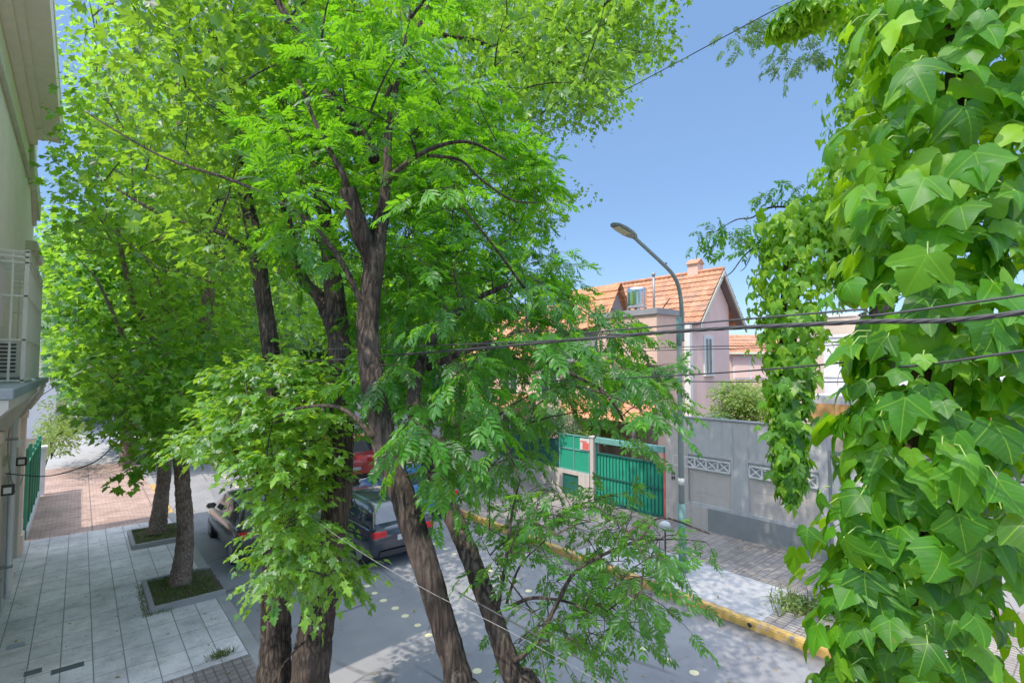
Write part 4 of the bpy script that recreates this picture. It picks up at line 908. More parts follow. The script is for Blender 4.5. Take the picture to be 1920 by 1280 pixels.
# ================================================================ CARS
def ringloft(b, st, mi=0, smooth=True, caps=True):
    """st: list of rings (lists of points) with the same count"""
    n = len(st[0]); vs = [p for r in st for p in r]; fs = []
    for j in range(len(st)-1):
        for i in range(n): fs.append((j*n+i, j*n+(i+1) % n, (j+1)*n+(i+1) % n, (j+1)*n+i))
    if caps: fs += [tuple(range(n-1, -1, -1)), tuple((len(st)-1)*n+i for i in range(n))]
    b.add(vs, fs, mi, smooth)
def make_car(x, y, label, body, kind='hatch', group=None, zr=-.13, L=4.0, W=1.72):
    """x = centre line, y = rear bumper; the car points along +Y"""
    t = thing('parked_car', label, 'car', (x, y+L/2, zr), group)
    hw = W/2
    if kind == 'hatch': prof = [(0, .42, .70), (.03, .30, .95), (.25, .24, 1.0), (.6, .22, .98), (2.7, .22, .93), (3.3, .24, .86), (3.75, .27, .76), (3.95, .34, .66), (4.0, .42, .56)]
    elif kind == 'van': prof = [(0, .42, .85), (.03, .30, 1.15), (.25, .24, 1.2), (.6, .22, 1.2), (3.0, .22, 1.12), (3.5, .24, 1.02), (3.85, .27, .9), (3.97, .34, .78), (4.0, .42, .62)]
    else: prof = [(0, .42, .72), (.04, .30, .90), (.35, .24, .95), (.9, .22, .96), (2.8, .22, .92), (3.3, .24, .85), (3.75, .27, .76), (3.95, .34, .66), (4.0, .42, .56)]
    k = L/4.0
    def bd(b):
        st = []
        for i, (yy, zl, zh) in enumerate(prof):
            w = hw*(1 if .2 < yy < 3.5 else (.93 if yy in (.03, .04, 3.75) else .87)); m = (zl+zh)/2
            P = []
            for fx, fz in ((-.86, 0), (-.97, .12), (-1, .45), (-1, .62), (-.955, .86), (-.88, .97), (-.6, 1.01), (0, 1.03), (.6, 1.01), (.88, .97), (.955, .86), (1, .62), (1, .45), (.97, .12), (.86, 0), (0, 0)):
                P.append((x+w*fx, y+yy*k, zr+zl+(zh-zl)*fz))
            st.append(P)
        ringloft(b, st)
    bo = part('body', body, t, bd)
    if kind == 'hatch': gh = [(.05, .95, .96), (.42, .95, 1.40), (.9, .95, 1.47), (1.8, .93, 1.48), (2.25, .93, 1.42), (3.0, .90, .93)]
    elif kind == 'van': gh = [(.04, 1.15, 1.2), (.12, 1.15, 1.85), (.5, 1.15, 1.92), (2.3, 1.12, 1.92), (2.6, 1.12, 1.84), (3.35, 1.05, 1.1)]
    else: gh = [(.62, .93, .97), (1.15, .93, 1.37), (1.5, .93, 1.43), (2.0, .93, 1.43), (2.3, .93, 1.38), (3.0, .90, .94)]
    def cab(b):
        st = []
        for yy, zl, zh in gh:
            tw = hw*.74; bw = hw*.93; h = max(zh-zl, .01); f = min(1, h/.45); tw = bw+(tw-bw)*f
            st.append([(x-bw, y+yy*k, zr+zl-.03), (x-(bw*.3+tw*.7), y+yy*k, zr+zl+h*.72), (x-tw, y+yy*k, zr+zl+h*.93), (x-tw*.8, y+yy*k, zr+zh), (x, y+yy*k, zr+zh+.02*f), (x+tw*.8, y+yy*k, zr+zh), (x+tw, y+yy*k, zr+zl+h*.93), (x+(bw*.3+tw*.7), y+yy*k, zr+zl+h*.72), (x+bw, y+yy*k, zr+zl-.03)])
        ringloft(b, st)
    part('cabin', body, t, cab)
    # windows: panes standing just proud of the cabin
    def side(sg):
        def f(b):
            def pt(yy, fz):
                for i in range(len(gh)-1):
                    if gh[i][0] <= yy <= gh[i+1][0]:
                        u = (yy-gh[i][0])/(gh[i+1][0]-gh[i][0]); zl = gh[i][1]+(gh[i+1][1]-gh[i][1])*u; zh = gh[i][2]+(gh[i+1][2]-gh[i][2])*u; break
                h = max(zh-zl, .01); bw = hw*.93; tw = bw+(hw*.74-bw)*min(1, h/.45)
                q = fz/.93 if fz < .93 else 1
                xx = bw+(tw-bw)*(q*.97)
                return (x+sg*(xx+.012), y+yy*k, zr+zl+h*fz)
            a0, a1 = gh[1][0]+.12, gh[4][0]+.35
            mid = (a0+a1)/2-.1
            for s, e in ((a0-.1, mid-.05), (mid+.05, a1)):
                m1 = s+.14 if s < mid-.2 else s; m2 = e if e < a1-.1 else e-.42
                b.add([pt(s, .10), pt(e, .10), pt(m2, .84), pt(m1, .84)], [(0, 1, 2, 3)])
        return f
    for sg in (-1, 1): part('side_window', M['darkglass'], t, side(sg))
    def glassq(i, off):
        def f(b):
            (ya, za, zb), (yc, zc, zd) = gh[i], gh[i+1]
            lo, hi = ((ya, zb), (yc, zd)) if i == 0 else ((yc, zd), (ya, zb))
            P = []
            for fr, w in ((.16, .84), (.86, .70)):
                yy = lo[0]+(hi[0]-lo[0])*fr; zz = lo[1]+(hi[1]-lo[1])*fr
                P.append((yy*k+off, zz+.022, hw*w))
            b.add([(x-P[0][2], y+P[0][0], zr+P[0][1]), (x+P[0][2], y+P[0][0], zr+P[0][1]), (x+P[1][2], y+P[1][0], zr+P[1][1]), (x-P[1][2], y+P[1][0], zr+P[1][1])], [(0, 1, 2, 3)])
        return f
    part('rear_window', M['darkglass'], t, glassq(0, -.022)); part('windscreen', M['darkglass'], t, glassq(4, .022))
    zt_ = prof[1][2]
    for sg in (-1, 1):
        part('tail_light', M['red_glass'], t, lambda b: (b.box(x+sg*hw*.55, x+sg*hw*.93, y-.012, y+.16, zr+zt_-.22, zr+zt_-.07, 0, .02),))
        part('headlight', M['clear_lens'], t, lambda b: b.box(x+sg*hw*.5, x+sg*hw*.88, y+3.86*k, y+3.99*k, zr+.60, zr+.72, 0, .02))
        part('mirror', body, t, lambda b: b.box(x+sg*hw*.93, x+sg*(hw+.17), y+2.62*k, y+2.74*k, zr+.93, zr+1.06, 0, .03))
    part('number_plate', M['plate'], t, lambda b: b.box(x-.2, x+.2, y-.02, y-.004, zr+.62, zr+.74))
    part('bumper', M['black'], t, lambda b: b.box(x-hw*.8, x+hw*.8, y-.03, y+.1, zr+.30, zr+.46, 0, .03))
    for yy in (.72*k, 3.25*k):
        for sg in (-1, 1):
            xo = x+sg*(hw-.02); xi = x+sg*(hw-.22)
            wl = part('wheel', M['tyre'], t, lambda b: b.tube([(xi, y+yy, zr+.30), (xi+(xo-xi)*.1, y+yy, zr+.30), (xi+(xo-xi)*.9, y+yy, zr+.30), (xo, y+yy, zr+.30)], [.26, .305, .305, .27], 24, smooth=False))
            part('rim', M['rim'], wl, lambda b: (b.tube([(xo, y+yy, zr+.30), (xo+sg*.012, y+yy, zr+.30)], [.19, .16], 20, smooth=False)))
    return t
make_car(3.72, 13.2, 'dark brown parked car beside the left kerb past the tree pits', M['paint_brown'], 'hatch')
make_car(6.08, 11.2, 'black hatchback on the road with a bright red tail light between the trunks', M['paint_black'], 'hatch')
make_car(8.45, 13.6, 'blue car parked along the right kerb behind the second dark trunk', M['paint_blue'], 'sedan')
make_car(8.45, 19.6, 'red van glimpsed through leaves farther up the street', M['paint_red'], 'van', L=4.3)
make_car(6.05, 17.2, 'white car with pale windscreen ahead of the black hatchback', M['paint_white'], 'sedan', L=4.1)

# blue street sign
a = Pd(776, 770, 21)
bs = thing('street_sign', 'small round edged blue sign on a thin pole seen between leaves', 'sign', (a.x, a.y, 0))
part('pole', M['grey_metal'], bs, lambda b: b.cyl(a.x, a.y+.06, -.05, a.z+.4, .035, 8))
part('board', M['blue_sign'], bs, lambda b: b.box(a.x-.28, a.x+.28, a.y, a.y+.02, a.z-.2, a.z+.2, 0, .008))
part('lettering', M['white_trim'], bs, lambda b: [b.box(a.x-.2, a.x+.2-.12*(k == 1), a.y-.006, a.y-.001, a.z-.10+.08*k, a.z-.065+.08*k) for k in range(3)])

# ================================================================ OVERHEAD CABLES
def cable(label, pts, r, mat=None, group=None, sub=8, n=6):
    b = MB(); p, _ = smooth_path(pts, [r]*len(pts), sub); b.tube(p, r, n)
    o = b.build('overhead_cable', mat or M['cable']); return tag(o, label, 'cable', group)
def bundle(label, pts, r, k=3):
    b = MB(); p, _ = smooth_path(pts, [r]*len(pts), 24)
    for j in range(k):
        q_ = []
        for i, v in enumerate(p):
            th = i*.55+j*2*math.pi/k; q_.append(v+Vector((math.cos(th)*r*.62, 0, math.sin(th)*r*.62)))
        b.tube(q_, r*.62, 6)
    o = b.build('overhead_cable', M['cable']); return tag(o, label, 'cable')
XL = 1.72
def xl(px, py, X=XL): return Px(px, py, X)
bundle('thick twisted black cable bundle crossing the picture through the ivy', [(XL, -3, 5.0), (XL, -.6, 4.86), xl(1920, 585), xl(1600, 604), xl(1300, 619), xl(1100, 635), xl(900, 653), xl(700, 668), xl(560, 676), (XL, 12.7, 4.72), (XL, 24, 4.9)], .0060, 4)
cable('thin black cable just above the thick bundle', [(1.68, -3, 5.1), xl(1920, 553, 1.68), xl(1600, 581, 1.68), xl(1280, 608, 1.68), xl(1100, 624, 1.68), xl(900, 644, 1.68), (1.68, 12.7, 4.85)], .0032)
cable('thin black cable sagging below the thick bundle in front of the ivy', [(1.9, -2.5, 5.2), xl(1920, 657, 1.95), xl(1660, 672, 2.1), xl(1480, 689, 2.3), xl(1280, 703, 2.5), xl(1060, 713, 2.7), xl(900, 716, 3), (3.2, 10, 4.5)], .004)
cable('level dark service cable across the gabled house front', [Pd(1680, 711, 8), Pd(1560, 716, 9), Pd(1300, 715, 11), Pd(1150, 712, 12.5), Pd(1020, 706, 14)], .011)
cable('upper of two thin wires over the tall house window', [Pd(1640, 634, 9), Pd(1500, 645, 10), Pd(1290, 650, 12), Pd(1130, 655, 14)], .010)
cable('lower of two thin wires over the tall house window', [Pd(1640, 642, 9), Pd(1500, 650, 10), Pd(1290, 655.5, 12), Pd(1130, 659, 14)], .010)
cable('thin wire running diagonally across the blue sky', [Pd(1560, -30, 7), Pd(1460, 15, 7.6), Pd(1272, 116, 9), Pd(1160, 176, 10), Pd(1050, 235, 11.2), Pd(900, 320, 13)], .0095)
cable('sagging dark wire low on the left beside the drainpipe', [Pd(-20, 884, 9), Pd(40, 890, 9.4), Pd(90, 892, 9.8), Pd(140, 880, 10.3), Pd(190, 857, 10.7), Pd(250, 795, 11.3)], .012)
cable('pale thin wire slanting past the dark trunk at the bottom', [Pd(440, 860, 4.2), Pd(640, 1010, 3.6), Pd(795, 1103, 2.9), Pd(930, 1170, 2.6), Pd(1060, 1240, 2.4), Pd(1180, 1310, 2.2)], .0010, M['cable_w'])
cable('dark thin wire slanting to the bottom edge of the picture', [Pd(860, 1110, 2.85), Pd(975, 1173, 2.7), Pd(1080, 1230, 2.5), Pd(1200, 1300, 2.3)], .0042)
for k, (lab, dy) in enumerate((('upper of the pale wires crossing the middle foliage', 0), ('lower of the pale wires crossing the middle foliage', 42))):
    cable(lab, [Pd(470, 683+dy, 5.0), Pd(600, 676+dy, 4.9), Pd(690, 735 if dy else 672, 4.4)], .0025, M['cable_w'])
cable('upper pale wire reaching over the far left pavement', [Pd(60, 752, 12), Pd(120, 715, 14), Pd(180, 683, 17), Pd(300, 640, 20)], .012, M['cable_w'])
# ================================================================ TREES
def leafset(lv, templ, P, per, spread, size, droop=.5, tint=(2, 2), jit=.25, up=.9, out=None, lightdir=None):
    """per leaves around every clump centre in P"""
    if len(P) == 0: return
    c = np.repeat(P, per, 0); n = len(c)
    o = np.clip(rng.normal(size=(n, 3)), -1.5, 1.5)*spread*np.array((1.1, 1.1, .5))
    pos = c+o
    d = unit(n)*np.array((1, 1, .45))+o/(spread*2.2)*np.array((1, 1, .3)); d[:, 2] -= droop
    nr = unit(n)*.75+np.array((0, 0, up))
    t = rng.beta(1.2, 1.3, n)*.65+np.repeat(rng.random(len(P)), per)*.50-.12
    ts = templ if isinstance(templ, list) else [templ]
    pick = rng.integers(0, len(ts), n); s = size*rng.uniform(1-jit, 1+jit, n)
    for k, tt in enumerate(ts):
        m = pick == k; lv.add(tt, pos[m], d[m], nr[m], s[m], t[m])
def shoots(lv, tw, templ, P, K, per, ln, size, droop=.45, tint=(2, 2), rtw=.0022, up=.9, rise=.25, cen=None, bias=0, zref=None):
    """K leafy shoots from every clump centre, leaves alternate along each shoot"""
    if len(P) == 0: return
    c = np.repeat(P, K, 0); n = len(c)
    dr = unit(n)*np.array((1, 1, .55)); dr[:, 2] += rise
    if cen is not None:
        o = c-np.array(cen); o /= np.linalg.norm(o, axis=1, keepdims=True)+1e-6; dr += o*.6
    dr /= np.linalg.norm(dr, axis=1, keepdims=True); L = ln*rng.uniform(.55, 1.25, n)
    sag = rng.uniform(.15, .5, n)
    def pt(t, ii): 
        q = c[ii]+dr[ii]*(L[ii]*t)[:, None]; q[:, 2] -= sag[ii]*L[ii]*t*t; return q
    for i in range(n):
        ii = np.array([i]); tw.tube([pt(np.array([t]), ii)[0] for t in (0., .35, .7, 1.)], [rtw*1.3, rtw, rtw*.8, rtw*.4], 3, cap=False)
    ii = np.repeat(np.arange(n), per); m = len(ii); t = np.tile(np.linspace(.2, 1, per), n)+rng.uniform(-.05, .05, m)
    pos = pt(t, ii); sd = np.cross(dr[ii], np.array((0, 0, 1.)))+unit(m)*.35
    sgn = np.where(np.arange(m) % 2 == 0, 1., -1.)[:, None]
    d = sd*sgn*.9*(1.15-t)[:, None]+dr[ii]*(.45+.5*t)[:, None]+unit(m)*.25; d[:, 2] -= droop
    nr = unit(m)*.55+np.array((0, 0, up))
    ct = np.repeat(rng.random(len(P)), K*per)
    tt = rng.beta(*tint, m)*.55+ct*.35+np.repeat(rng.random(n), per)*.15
    tt = tt+bias+(0 if zref is None else np.clip((pos[:, 2]-zref)*.12, -.28, .15))  # lower leaves darkened by height, painting crown shade into the tint
    ts = templ if isinstance(templ, list) else [templ]; pick = rng.integers(0, len(ts), m); s_ = size*rng.uniform(.65, 1.2, m)
    for k, q in enumerate(ts):
        w = pick == k; lv.add(q, pos[w], d[w], nr[w], s_[w], tt[w])
def tree_thing(name, label, base, group=None): return thing(name, label, 'tree', base, group)
CANOPY = [(70, -300), (1235, -300), (1235, 0), (1270, 45), (1255, 130), (1190, 140), (1190, 210), (1130, 255), (1090, 280), (1035, 262), (1040, 300), (1120, 330), (1150, 385), (1075, 420), (1050, 450), (1120, 505), (1200, 560), (1230, 620), (1290, 690), (1360, 745), (1290, 800), (1240, 850), (1100, 830), (980, 830), (900, 900), (560, 940), (430, 880), (300, 870), (170, 810), (140, 640), (80, 560)]

# ---- A: the nearest tree, feathery compound leaves
tA = tree_thing('street_tree', 'nearest two stemmed street tree with dark leaning trunks and feathery leaves', (1.75, 2.5, 0))
pathsA = [
    ([(1.72, 2.47, -.05), Pd(880, 1400, 2.95), Pd(862, 1280, 3.0), Pd(806, 1085, 3.05), Pd(746, 900, 3.15), Pd(702, 740, 3.25), Pd(690, 600, 3.4), Pd(702, 490, 3.5), Pd(716, 400, 3.6)], [.17, .088, .076, .073, .074, .073, .070, .066, .05]),
    ([(1.95, 2.4, -.05), Pd(1000, 1380, 3.0), Pd(960, 1260, 3.02), Pd(918, 1140, 3.1), Pd(852, 970, 3.3), Pd(800, 850, 3.45), Pd(775, 750, 3.6), Pd(800, 660, 3.8), Pd(870, 575, 4.2), Pd(960, 530, 4.6)], [.13, .068, .062, .060, .060, .056, .048, .04, .03, .018]),
    ([Pd(700, 500, 3.5), Pd(675, 430, 3.45), Pd(652, 355, 3.42)], [.06, .064, .06]),
    ([Pd(652, 360, 3.42), Pd(640, 320, 3.4), Pd(600, 250, 3.5), Pd(560, 150, 3.7)], [.03, .022, .016, .01]),
    ([Pd(716, 400, 3.6), Pd(726, 330, 3.65), Pd(728, 250, 3.7), Pd(745, 150, 3.8), Pd(770, 20, 4)], [.045, .036, .03, .022, .012]),
    ([Pd(730, 335, 3.65), Pd(770, 300, 3.6), Pd(828, 272, 3.6), Pd(885, 268, 3.7), Pd(950, 300, 3.8)], [.022, .018, .015, .012, .007]),
    ([Pd(800, 292, 3.6), Pd(862, 300, 3.7), Pd(900, 335, 3.75), Pd(960, 375, 3.9), Pd(1010, 380, 4.1)], [.013, .011, .009, .008, .005]),
    ([Pd(702, 300, 3.7), Pd(680, 255, 3.8), Pd(625, 195, 4.0), Pd(588, 110, 4.2), Pd(530, 20, 4.4), Pd(480, -80, 4.6)], [.04, .045, .04, .033, .028, .02]),
    ([Pd(690, 240, 3.8), Pd(725, 180, 3.8), Pd(768, 90, 3.9), Pd(806, 0, 4.0), Pd(830, -80, 4.1)], [.018, .017, .015, .012, .008]),
    ([Pd(690, 600, 3.35), Pd(640, 490, 3.4), Pd(560, 400, 3.5), Pd(440, 340, 3.8), Pd(300, 292, 4.2), Pd(160, 210, 4.7)], [.02, .018, .015, .012, .010, .006]),
    ([Pd(800, 690, 3.75), Pd(940, 640, 3.7), Pd(1050, 690, 3.65), Pd(1120, 725, 3.6), Pd(1160, 770, 3.6), Pd(1180, 820, 3.6)], [.03, .022, .018, .014, .010, .006]),
    ([Pd(700, 820, 3.15), Pd(640, 765, 3.3), Pd(560, 765, 3.5), Pd(500, 790, 3.7)], [.016, .012, .009, .005]),
    # low shoots from the right stem
    ([Pd(935, 1135, 3.08), Pd(950, 1040, 3.0), Pd(960, 960, 2.95), Pd(975, 900, 2.9)], [.012, .010, .007, .004]),
    ([Pd(950, 1130, 3.05), Pd(975, 1060, 3.0), Pd(1020, 1015, 3.0)], [.010, .007, .004]),
    ([Pd(960, 1135, 3.05), Pd(1000, 1120, 2.9), Pd(1065, 1128, 2.8), Pd(1110, 1150, 2.75)], [.012, .010, .007, .004]),
    ([Pd(1010, 1200, 2.85), Pd(1045, 1130, 2.8), Pd(1080, 1070, 2.75), Pd(1150, 1030, 2.75), Pd(1200, 1010, 2.8), Pd(1240, 970, 2.85), Pd(1330, 1000, 2.9)], [.013, .012, .010, .009, .007, .006, .004]),
    ([Pd(960, 1240, 3.0), Pd(985, 1225, 2.9), Pd(1010, 1200, 2.85)], [.016, .014, .012]),
]
skA = tube_tree(tA, 'trunk', pathsA, M['bark_a'], 16, .10)
mA = [([(430, 100), (560, 20), (760, 60), (900, 90), (1000, 230), (1080, 320), (1060, 430), (1130, 505), (1200, 570), (1285, 670), (1350, 740), (1250, 840), (1130, 810), (1000, 790), (930, 830), (880, 900), (800, 920), (740, 880), (700, 700), (600, 640), (520, 500), (470, 300)], .60),
      ([(800, 545), (960, 550), (1060, 600), (1060, 740), (900, 790), (800, 760), (770, 640)], .5),
      ([(590, 380), (640, 380), (668, 640), (668, 860), (605, 860)], .08), ([(455, 330), (492, 330), (535, 650), (495, 650)], .30), ([(520, 60), (565, 100), (612, 300), (575, 300)], .12), ([(665, 890), (760, 890), (775, 1030), (685, 1030)], 0),
      ([(1120, 570), (1200, 580), (1330, 700), (1350, 745), (1200, 740), (1090, 640)], .8),
      ([(760, 770), (1000, 780), (1050, 900), (900, 980), (820, 940)], .9), ([(1010, 790), (1120, 790), (1240, 850), (1250, 930), (1120, 920), (1030, 850)], .16),
      ([(650, 330), (735, 330), (735, 560), (660, 560)], .12), ([(655, 690), (740, 690), (790, 860), (700, 880)], .06),
      ([(700, 880), (790, 860), (900, 1140), (860, 1280), (800, 1280)], .03),
      ([(500, -250), (1000, -250), (900, 60), (520, 60)], .35), ([(860, 330), (940, 340), (930, 440), (880, 400)], .15)]
ms = [([(890, 890), (1010, 880), (1200, 915), (1350, 985), (1390, 1025), (1260, 1070), (1270, 1110), (1230, 1190), (1110, 1230), (970, 1260), (900, 1100)], .55),
      ([(800, 1130), (900, 1160), (930, 1280), (830, 1290)], .30), ([(820, 900), (900, 900), (930, 1080), (860, 1000)], .5)]
cA = np.concatenate([sample(2900, (2.3, 4.1, 6.0), (3.0, 3.0, 2.9), mA, .16, 2.6, marg=.2)])
cS = sample(780, (2.55, 1.9, 3.1), (1.25, 1.3, 1.2), ms, .06, 2.2, marg=.08)
lv = Leaves(); tw = MB()
grow(tw, skA, np.concatenate([cA, cS]), .004, .012, .12, 4, (1.75, 2.5, 2.5))
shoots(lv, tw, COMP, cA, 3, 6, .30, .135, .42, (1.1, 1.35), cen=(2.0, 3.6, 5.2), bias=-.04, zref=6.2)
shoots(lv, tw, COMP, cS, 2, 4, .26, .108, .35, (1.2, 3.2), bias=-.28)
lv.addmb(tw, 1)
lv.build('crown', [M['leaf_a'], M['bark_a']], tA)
print('A', len(cA), len(cS))

# ---- B: two big stems, lobed leaves below, high crown over the road
tB = tree_thing('street_tree', 'big street tree with two thick upright stems from one base and maple like leaves', (1.75, 5.6, 0))
pathsB = [
    ([(1.62, 5.7, -.05), Pd(515, 1260, 5.5), Pd(516, 1120, 5.5), Pd(517, 960, 5.6), Pd(512, 800, 5.7), Pd(506, 650, 5.85), Pd(486, 500, 6.0), Pd(462, 370, 6.2), Pd(432, 205, 6.5), Pd(398, 60, 6.8), Pd(370, -120, 7.2)], [.24, .165, .135, .108, .095, .09, .085, .076, .066, .05, .03]),
    ([(1.88, 5.48, -.05), Pd(582, 1270, 5.4), Pd(602, 1110, 5.4), Pd(630, 950, 5.45), Pd(640, 800, 5.5), Pd(636, 650, 5.6), Pd(614, 440, 5.9), Pd(578, 240, 6.2), Pd(548, 130, 6.4), Pd(492, 0, 6.7), Pd(440, -130, 7)], [.27, .19, .165, .142, .128, .115, .09, .078, .068, .055, .04]),
    ([Pd(636, 640, 5.6), Pd(600, 560, 5.9), Pd(560, 500, 6.3), Pd(520, 300, 6.8), Pd(530, 150, 7.2)], [.09, .07, .06, .05, .03]),
    ([Pd(560, 190, 6.3), Pd(640, 90, 6.8), Pd(760, 60, 7.3), Pd(900, 80, 7.8), Pd(1060, 120, 8.4)], [.06, .05, .045, .035, .02]),
    ([Pd(614, 440, 5.9), Pd(700, 330, 6.4), Pd(850, 280, 7.2), Pd(960, 330, 7.9), Pd(1080, 370, 8.6)], [.06, .05, .04, .03, .015]),
    ([Pd(548, 130, 6.4), Pd(700, -60, 7), Pd(900, -150, 8), Pd(1120, -60, 9)], [.06, .05, .04, .02]),
    ([Pd(432, 205, 6.5), Pd(320, 60, 6.8), Pd(220, -80, 7.2)], [.05, .04, .02]),
    ([Pd(486, 500, 6.0), Pd(420, 440, 5.9), Pd(300, 400, 6.0), Pd(180, 330, 6.3)], [.035, .03, .022, .012]),
]
skB = tube_tree(tB, 'trunk', pathsB, M['bark_a'], 18, .10)
mBl = [([(420, 640), (560, 610), (660, 700), (740, 800), (700, 880), (640, 930), (735, 1060), (730, 1170), (640, 1180), (560, 1130), (490, 1170), (450, 1100), (420, 1010), (430, 930), (330, 880), (300, 830), (360, 720)], .8),
       ([(672, 905), (745, 905), (765, 1015), (692, 1020)], 0), ([(612, 600), (668, 600), (668, 940), (612, 940)], .10), ([(490, 620), (530, 620), (530, 760), (495, 760)], .1), ([(388, 920), (440, 915), (440, 1005), (392, 1005)], 0),
       ([(480, 1195), (625, 1195), (610, 1290), (480, 1290)], .02), ([(640, 1060), (740, 1060), (740, 1180), (640, 1190)], .45)]
mBh = [([(420, -300), (1235, -300), (1235, 0), (1268, 45), (1252, 128), (1188, 140), (1188, 210), (1128, 255), (1090, 278), (1035, 258), (1040, 300), (1120, 330), (1148, 385), (1075, 418), (1040, 470), (900, 500), (760, 460), (600, 420), (430, 330)], .80),
       ([(780, 60), (900, 80), (960, 160), (860, 200)], .5), ([(600, 20), (720, 30), (700, 120), (620, 110)], .35), ([(740, 100), (800, 60), (830, 120), (770, 150)], .1),
       ([(950, 230), (1010, 230), (1020, 290), (960, 300)], .1), ([(850, 320), (960, 340), (980, 480), (880, 470)], .15), ([(1000, 170), (1060, 170), (1100, 230), (1030, 240)], .35)]
cBl = sample(2000, (1.65, 5.5, 3.6), (1.75, 1.75, 2.3), mBl, .25, 3.0)
cBh = sample(2100, (4.0, 6.8, 9.6), (5.4, 5.0, 4.4), mBh, .25, 4.5, marg=.5)
cBh = np.concatenate([cBh, sample(1300, (8.4, 5.2, 11.6), (3.0, 4.2, 2.5), mBh, .55, 4.5)])  # outer lobe added, partly above view, to dapple the boundary wall with shade
cBh = np.concatenate([cBh, sample(620, (1.1, 5.9, 8.3), (2.2, 2.2, 3.4), [([(180, -250), (640, -250), (640, 500), (530, 560), (420, 560), (180, 380)], .7), ([(440, 380), (500, 380), (520, 560), (470, 560)], .1)], .2, 4.2, marg=.3)])
lv = Leaves(); tw = MB()
grow(tw, skB, np.concatenate([cBl, cBh]), .005, .022, .12, 4, (1.75, 5.6, 3))
shoots(lv, tw, MAPLE, cBl, 5, 8, .34, .062, .8, (1.5, 1.7), up=1.2, cen=(1.7, 5.5, 3.2))
leafset(lv, [STAR, OVAL], cBh, 46, .29, .085, .5, (2, 2))
lv.addmb(tw, 1)
lv.build('crown', [M['leaf_b'], M['bark_a']], tB)
print('B', len(cBl), len(cBh))

# ---- C and D: trees in the kerbed pits
LEFTM = [([(78, -300), (620, -300), (640, 500), (620, 800), (430, 870), (300, 880), (250, 900), (300, 840), (160, 790), (150, 650), (225, 560), (215, 500), (120, 530), (80, 470)], .85),
         ([(195, 40), (260, 40), (260, 110), (195, 110)], .15), ([(105, 110), (145, 110), (145, 150), (105, 150)], .05), ([(60, 240), (100, 230), (115, 290), (75, 290)], .2),
         ([(75, 470), (150, 480), (190, 560), (150, 600), (80, 560)], .12), ([(330, 380), (440, 560), (350, 560)], .55), ([(82, 560), (96, 560), (96, 730), (82, 730)], 0),
         ([(150, 640), (230, 560), (330, 640), (430, 760), (300, 880), (170, 800)], .8), ([(78, 200), (300, 260), (300, 420), (78, 400)], .7)]
tC = tree_thing('street_tree', 'slim straight trunked street tree in the nearer kerbed pit', (1.72, 12.75, 0), None)
pathsC = [
    ([(1.72, 12.75, 0), Pd(347, 1010, 11.1), Pd(344, 930, 11.15), Pd(338, 860, 11.2), Pd(322, 770, 11.4), Pd(292, 645, 11.5), Pd(250, 560, 11.8), Pd(228, 470, 12.1), Pd(215, 380, 12.4)], [.215, .16, .15, .145, .10, .075, .06, .045, .03]),
    ([Pd(340, 870, 11.2), Pd(362, 745, 11.2), Pd(385, 600, 11.2), Pd(397, 470, 11.3), Pd(372, 360, 11.4), Pd(347, 270, 11.5), Pd(330, 160, 11.6), Pd(310, 20, 11.9), Pd(292, -140, 12.3)], [.125, .12, .115, .11, .105, .10, .09, .075, .05]),
    ([Pd(390, 540, 11.2), Pd(440, 420, 11), Pd(470, 300, 10.8), Pd(480, 120, 10.9)], [.08, .07, .06, .03]),
    ([Pd(322, 770, 11.4), Pd(260, 740, 11), Pd(200, 700, 10.9)], [.05, .04, .02]),
]
skC = tube_tree(tC, 'trunk', pathsC, M['bark_c'], 16, .05)
cC = np.concatenate([sample(800, (2.0, 12.8, 8.6), (3.3, 3.6, 5.0), LEFTM, .15, 4, marg=.55), sample(420, (1.5, 12.2, 3.7), (2.0, 2.4, 1.5), LEFTM, .25, 4)])
lv = Leaves(); tw = MB(); grow(tw, skC, cC, .008, .035, .1, 4, (1.72, 12.75, 2.8))
leafset(lv, [STAR, OVAL], cC, 26, .36, .115, .5, (2.2, 1.7)); cc = np.array([tuple(Pd(x, y, d)) for x, y, d in ((255, 880, 10.6), (232, 915, 10.5), (285, 870, 10.6), (300, 850, 10.7), (262, 850, 10.7), (240, 890, 10.4), (330, 850, 10.4))]); leafset(lv, MAPLE, cc, 16, .16, .14, .6, (2.5, 1.5)); lv.addmb(tw, 1); lv.build('crown', [M['leaf_c'], M['bark_c']], tC)
tD = tree_thing('street_tree', 'stout trunked street tree in the farther kerbed pit by the brick paving', (1.72, 17.0, 0), None)
pathsD = [
    ([(1.72, 17.0, 0), Pd(303, 930, 14.3), Pd(308, 870, 14.4), Pd(300, 770, 14.5), Pd(312, 620, 14.8), Pd(300, 480, 15), Pd(280, 330, 15.2), Pd(250, 120, 15.6)], [.23, .175, .165, .155, .14, .12, .09, .06]),
    ([Pd(305, 850, 14.4), Pd(270, 760, 14.2), Pd(235, 640, 14.2), Pd(180, 520, 14.5)], [.12, .09, .06, .03]), ([Pd(312, 620, 14.8), Pd(350, 500, 15), Pd(420, 380, 15.4), Pd(470, 250, 16)], [.10, .09, .07, .04])]
skD = tube_tree(tD, 'trunk', pathsD, M['bark_c'], 16, .05)
cD = sample(700, (2.2, 17.2, 8.8), (3.8, 3.8, 5.6), LEFTM, .2, 4, marg=.6)
lv = Leaves(); tw = MB(); grow(tw, skD, cD, .01, .04, .1, 4, (1.72, 17, 3))
leafset(lv, STAR, cD, 22, .42, .14, .5, (2.2, 1.6)); lv.addmb(tw, 1); lv.build('crown', [M['leaf_c'], M['bark_c']], tD)
print('C', len(cC), 'D', len(cD))

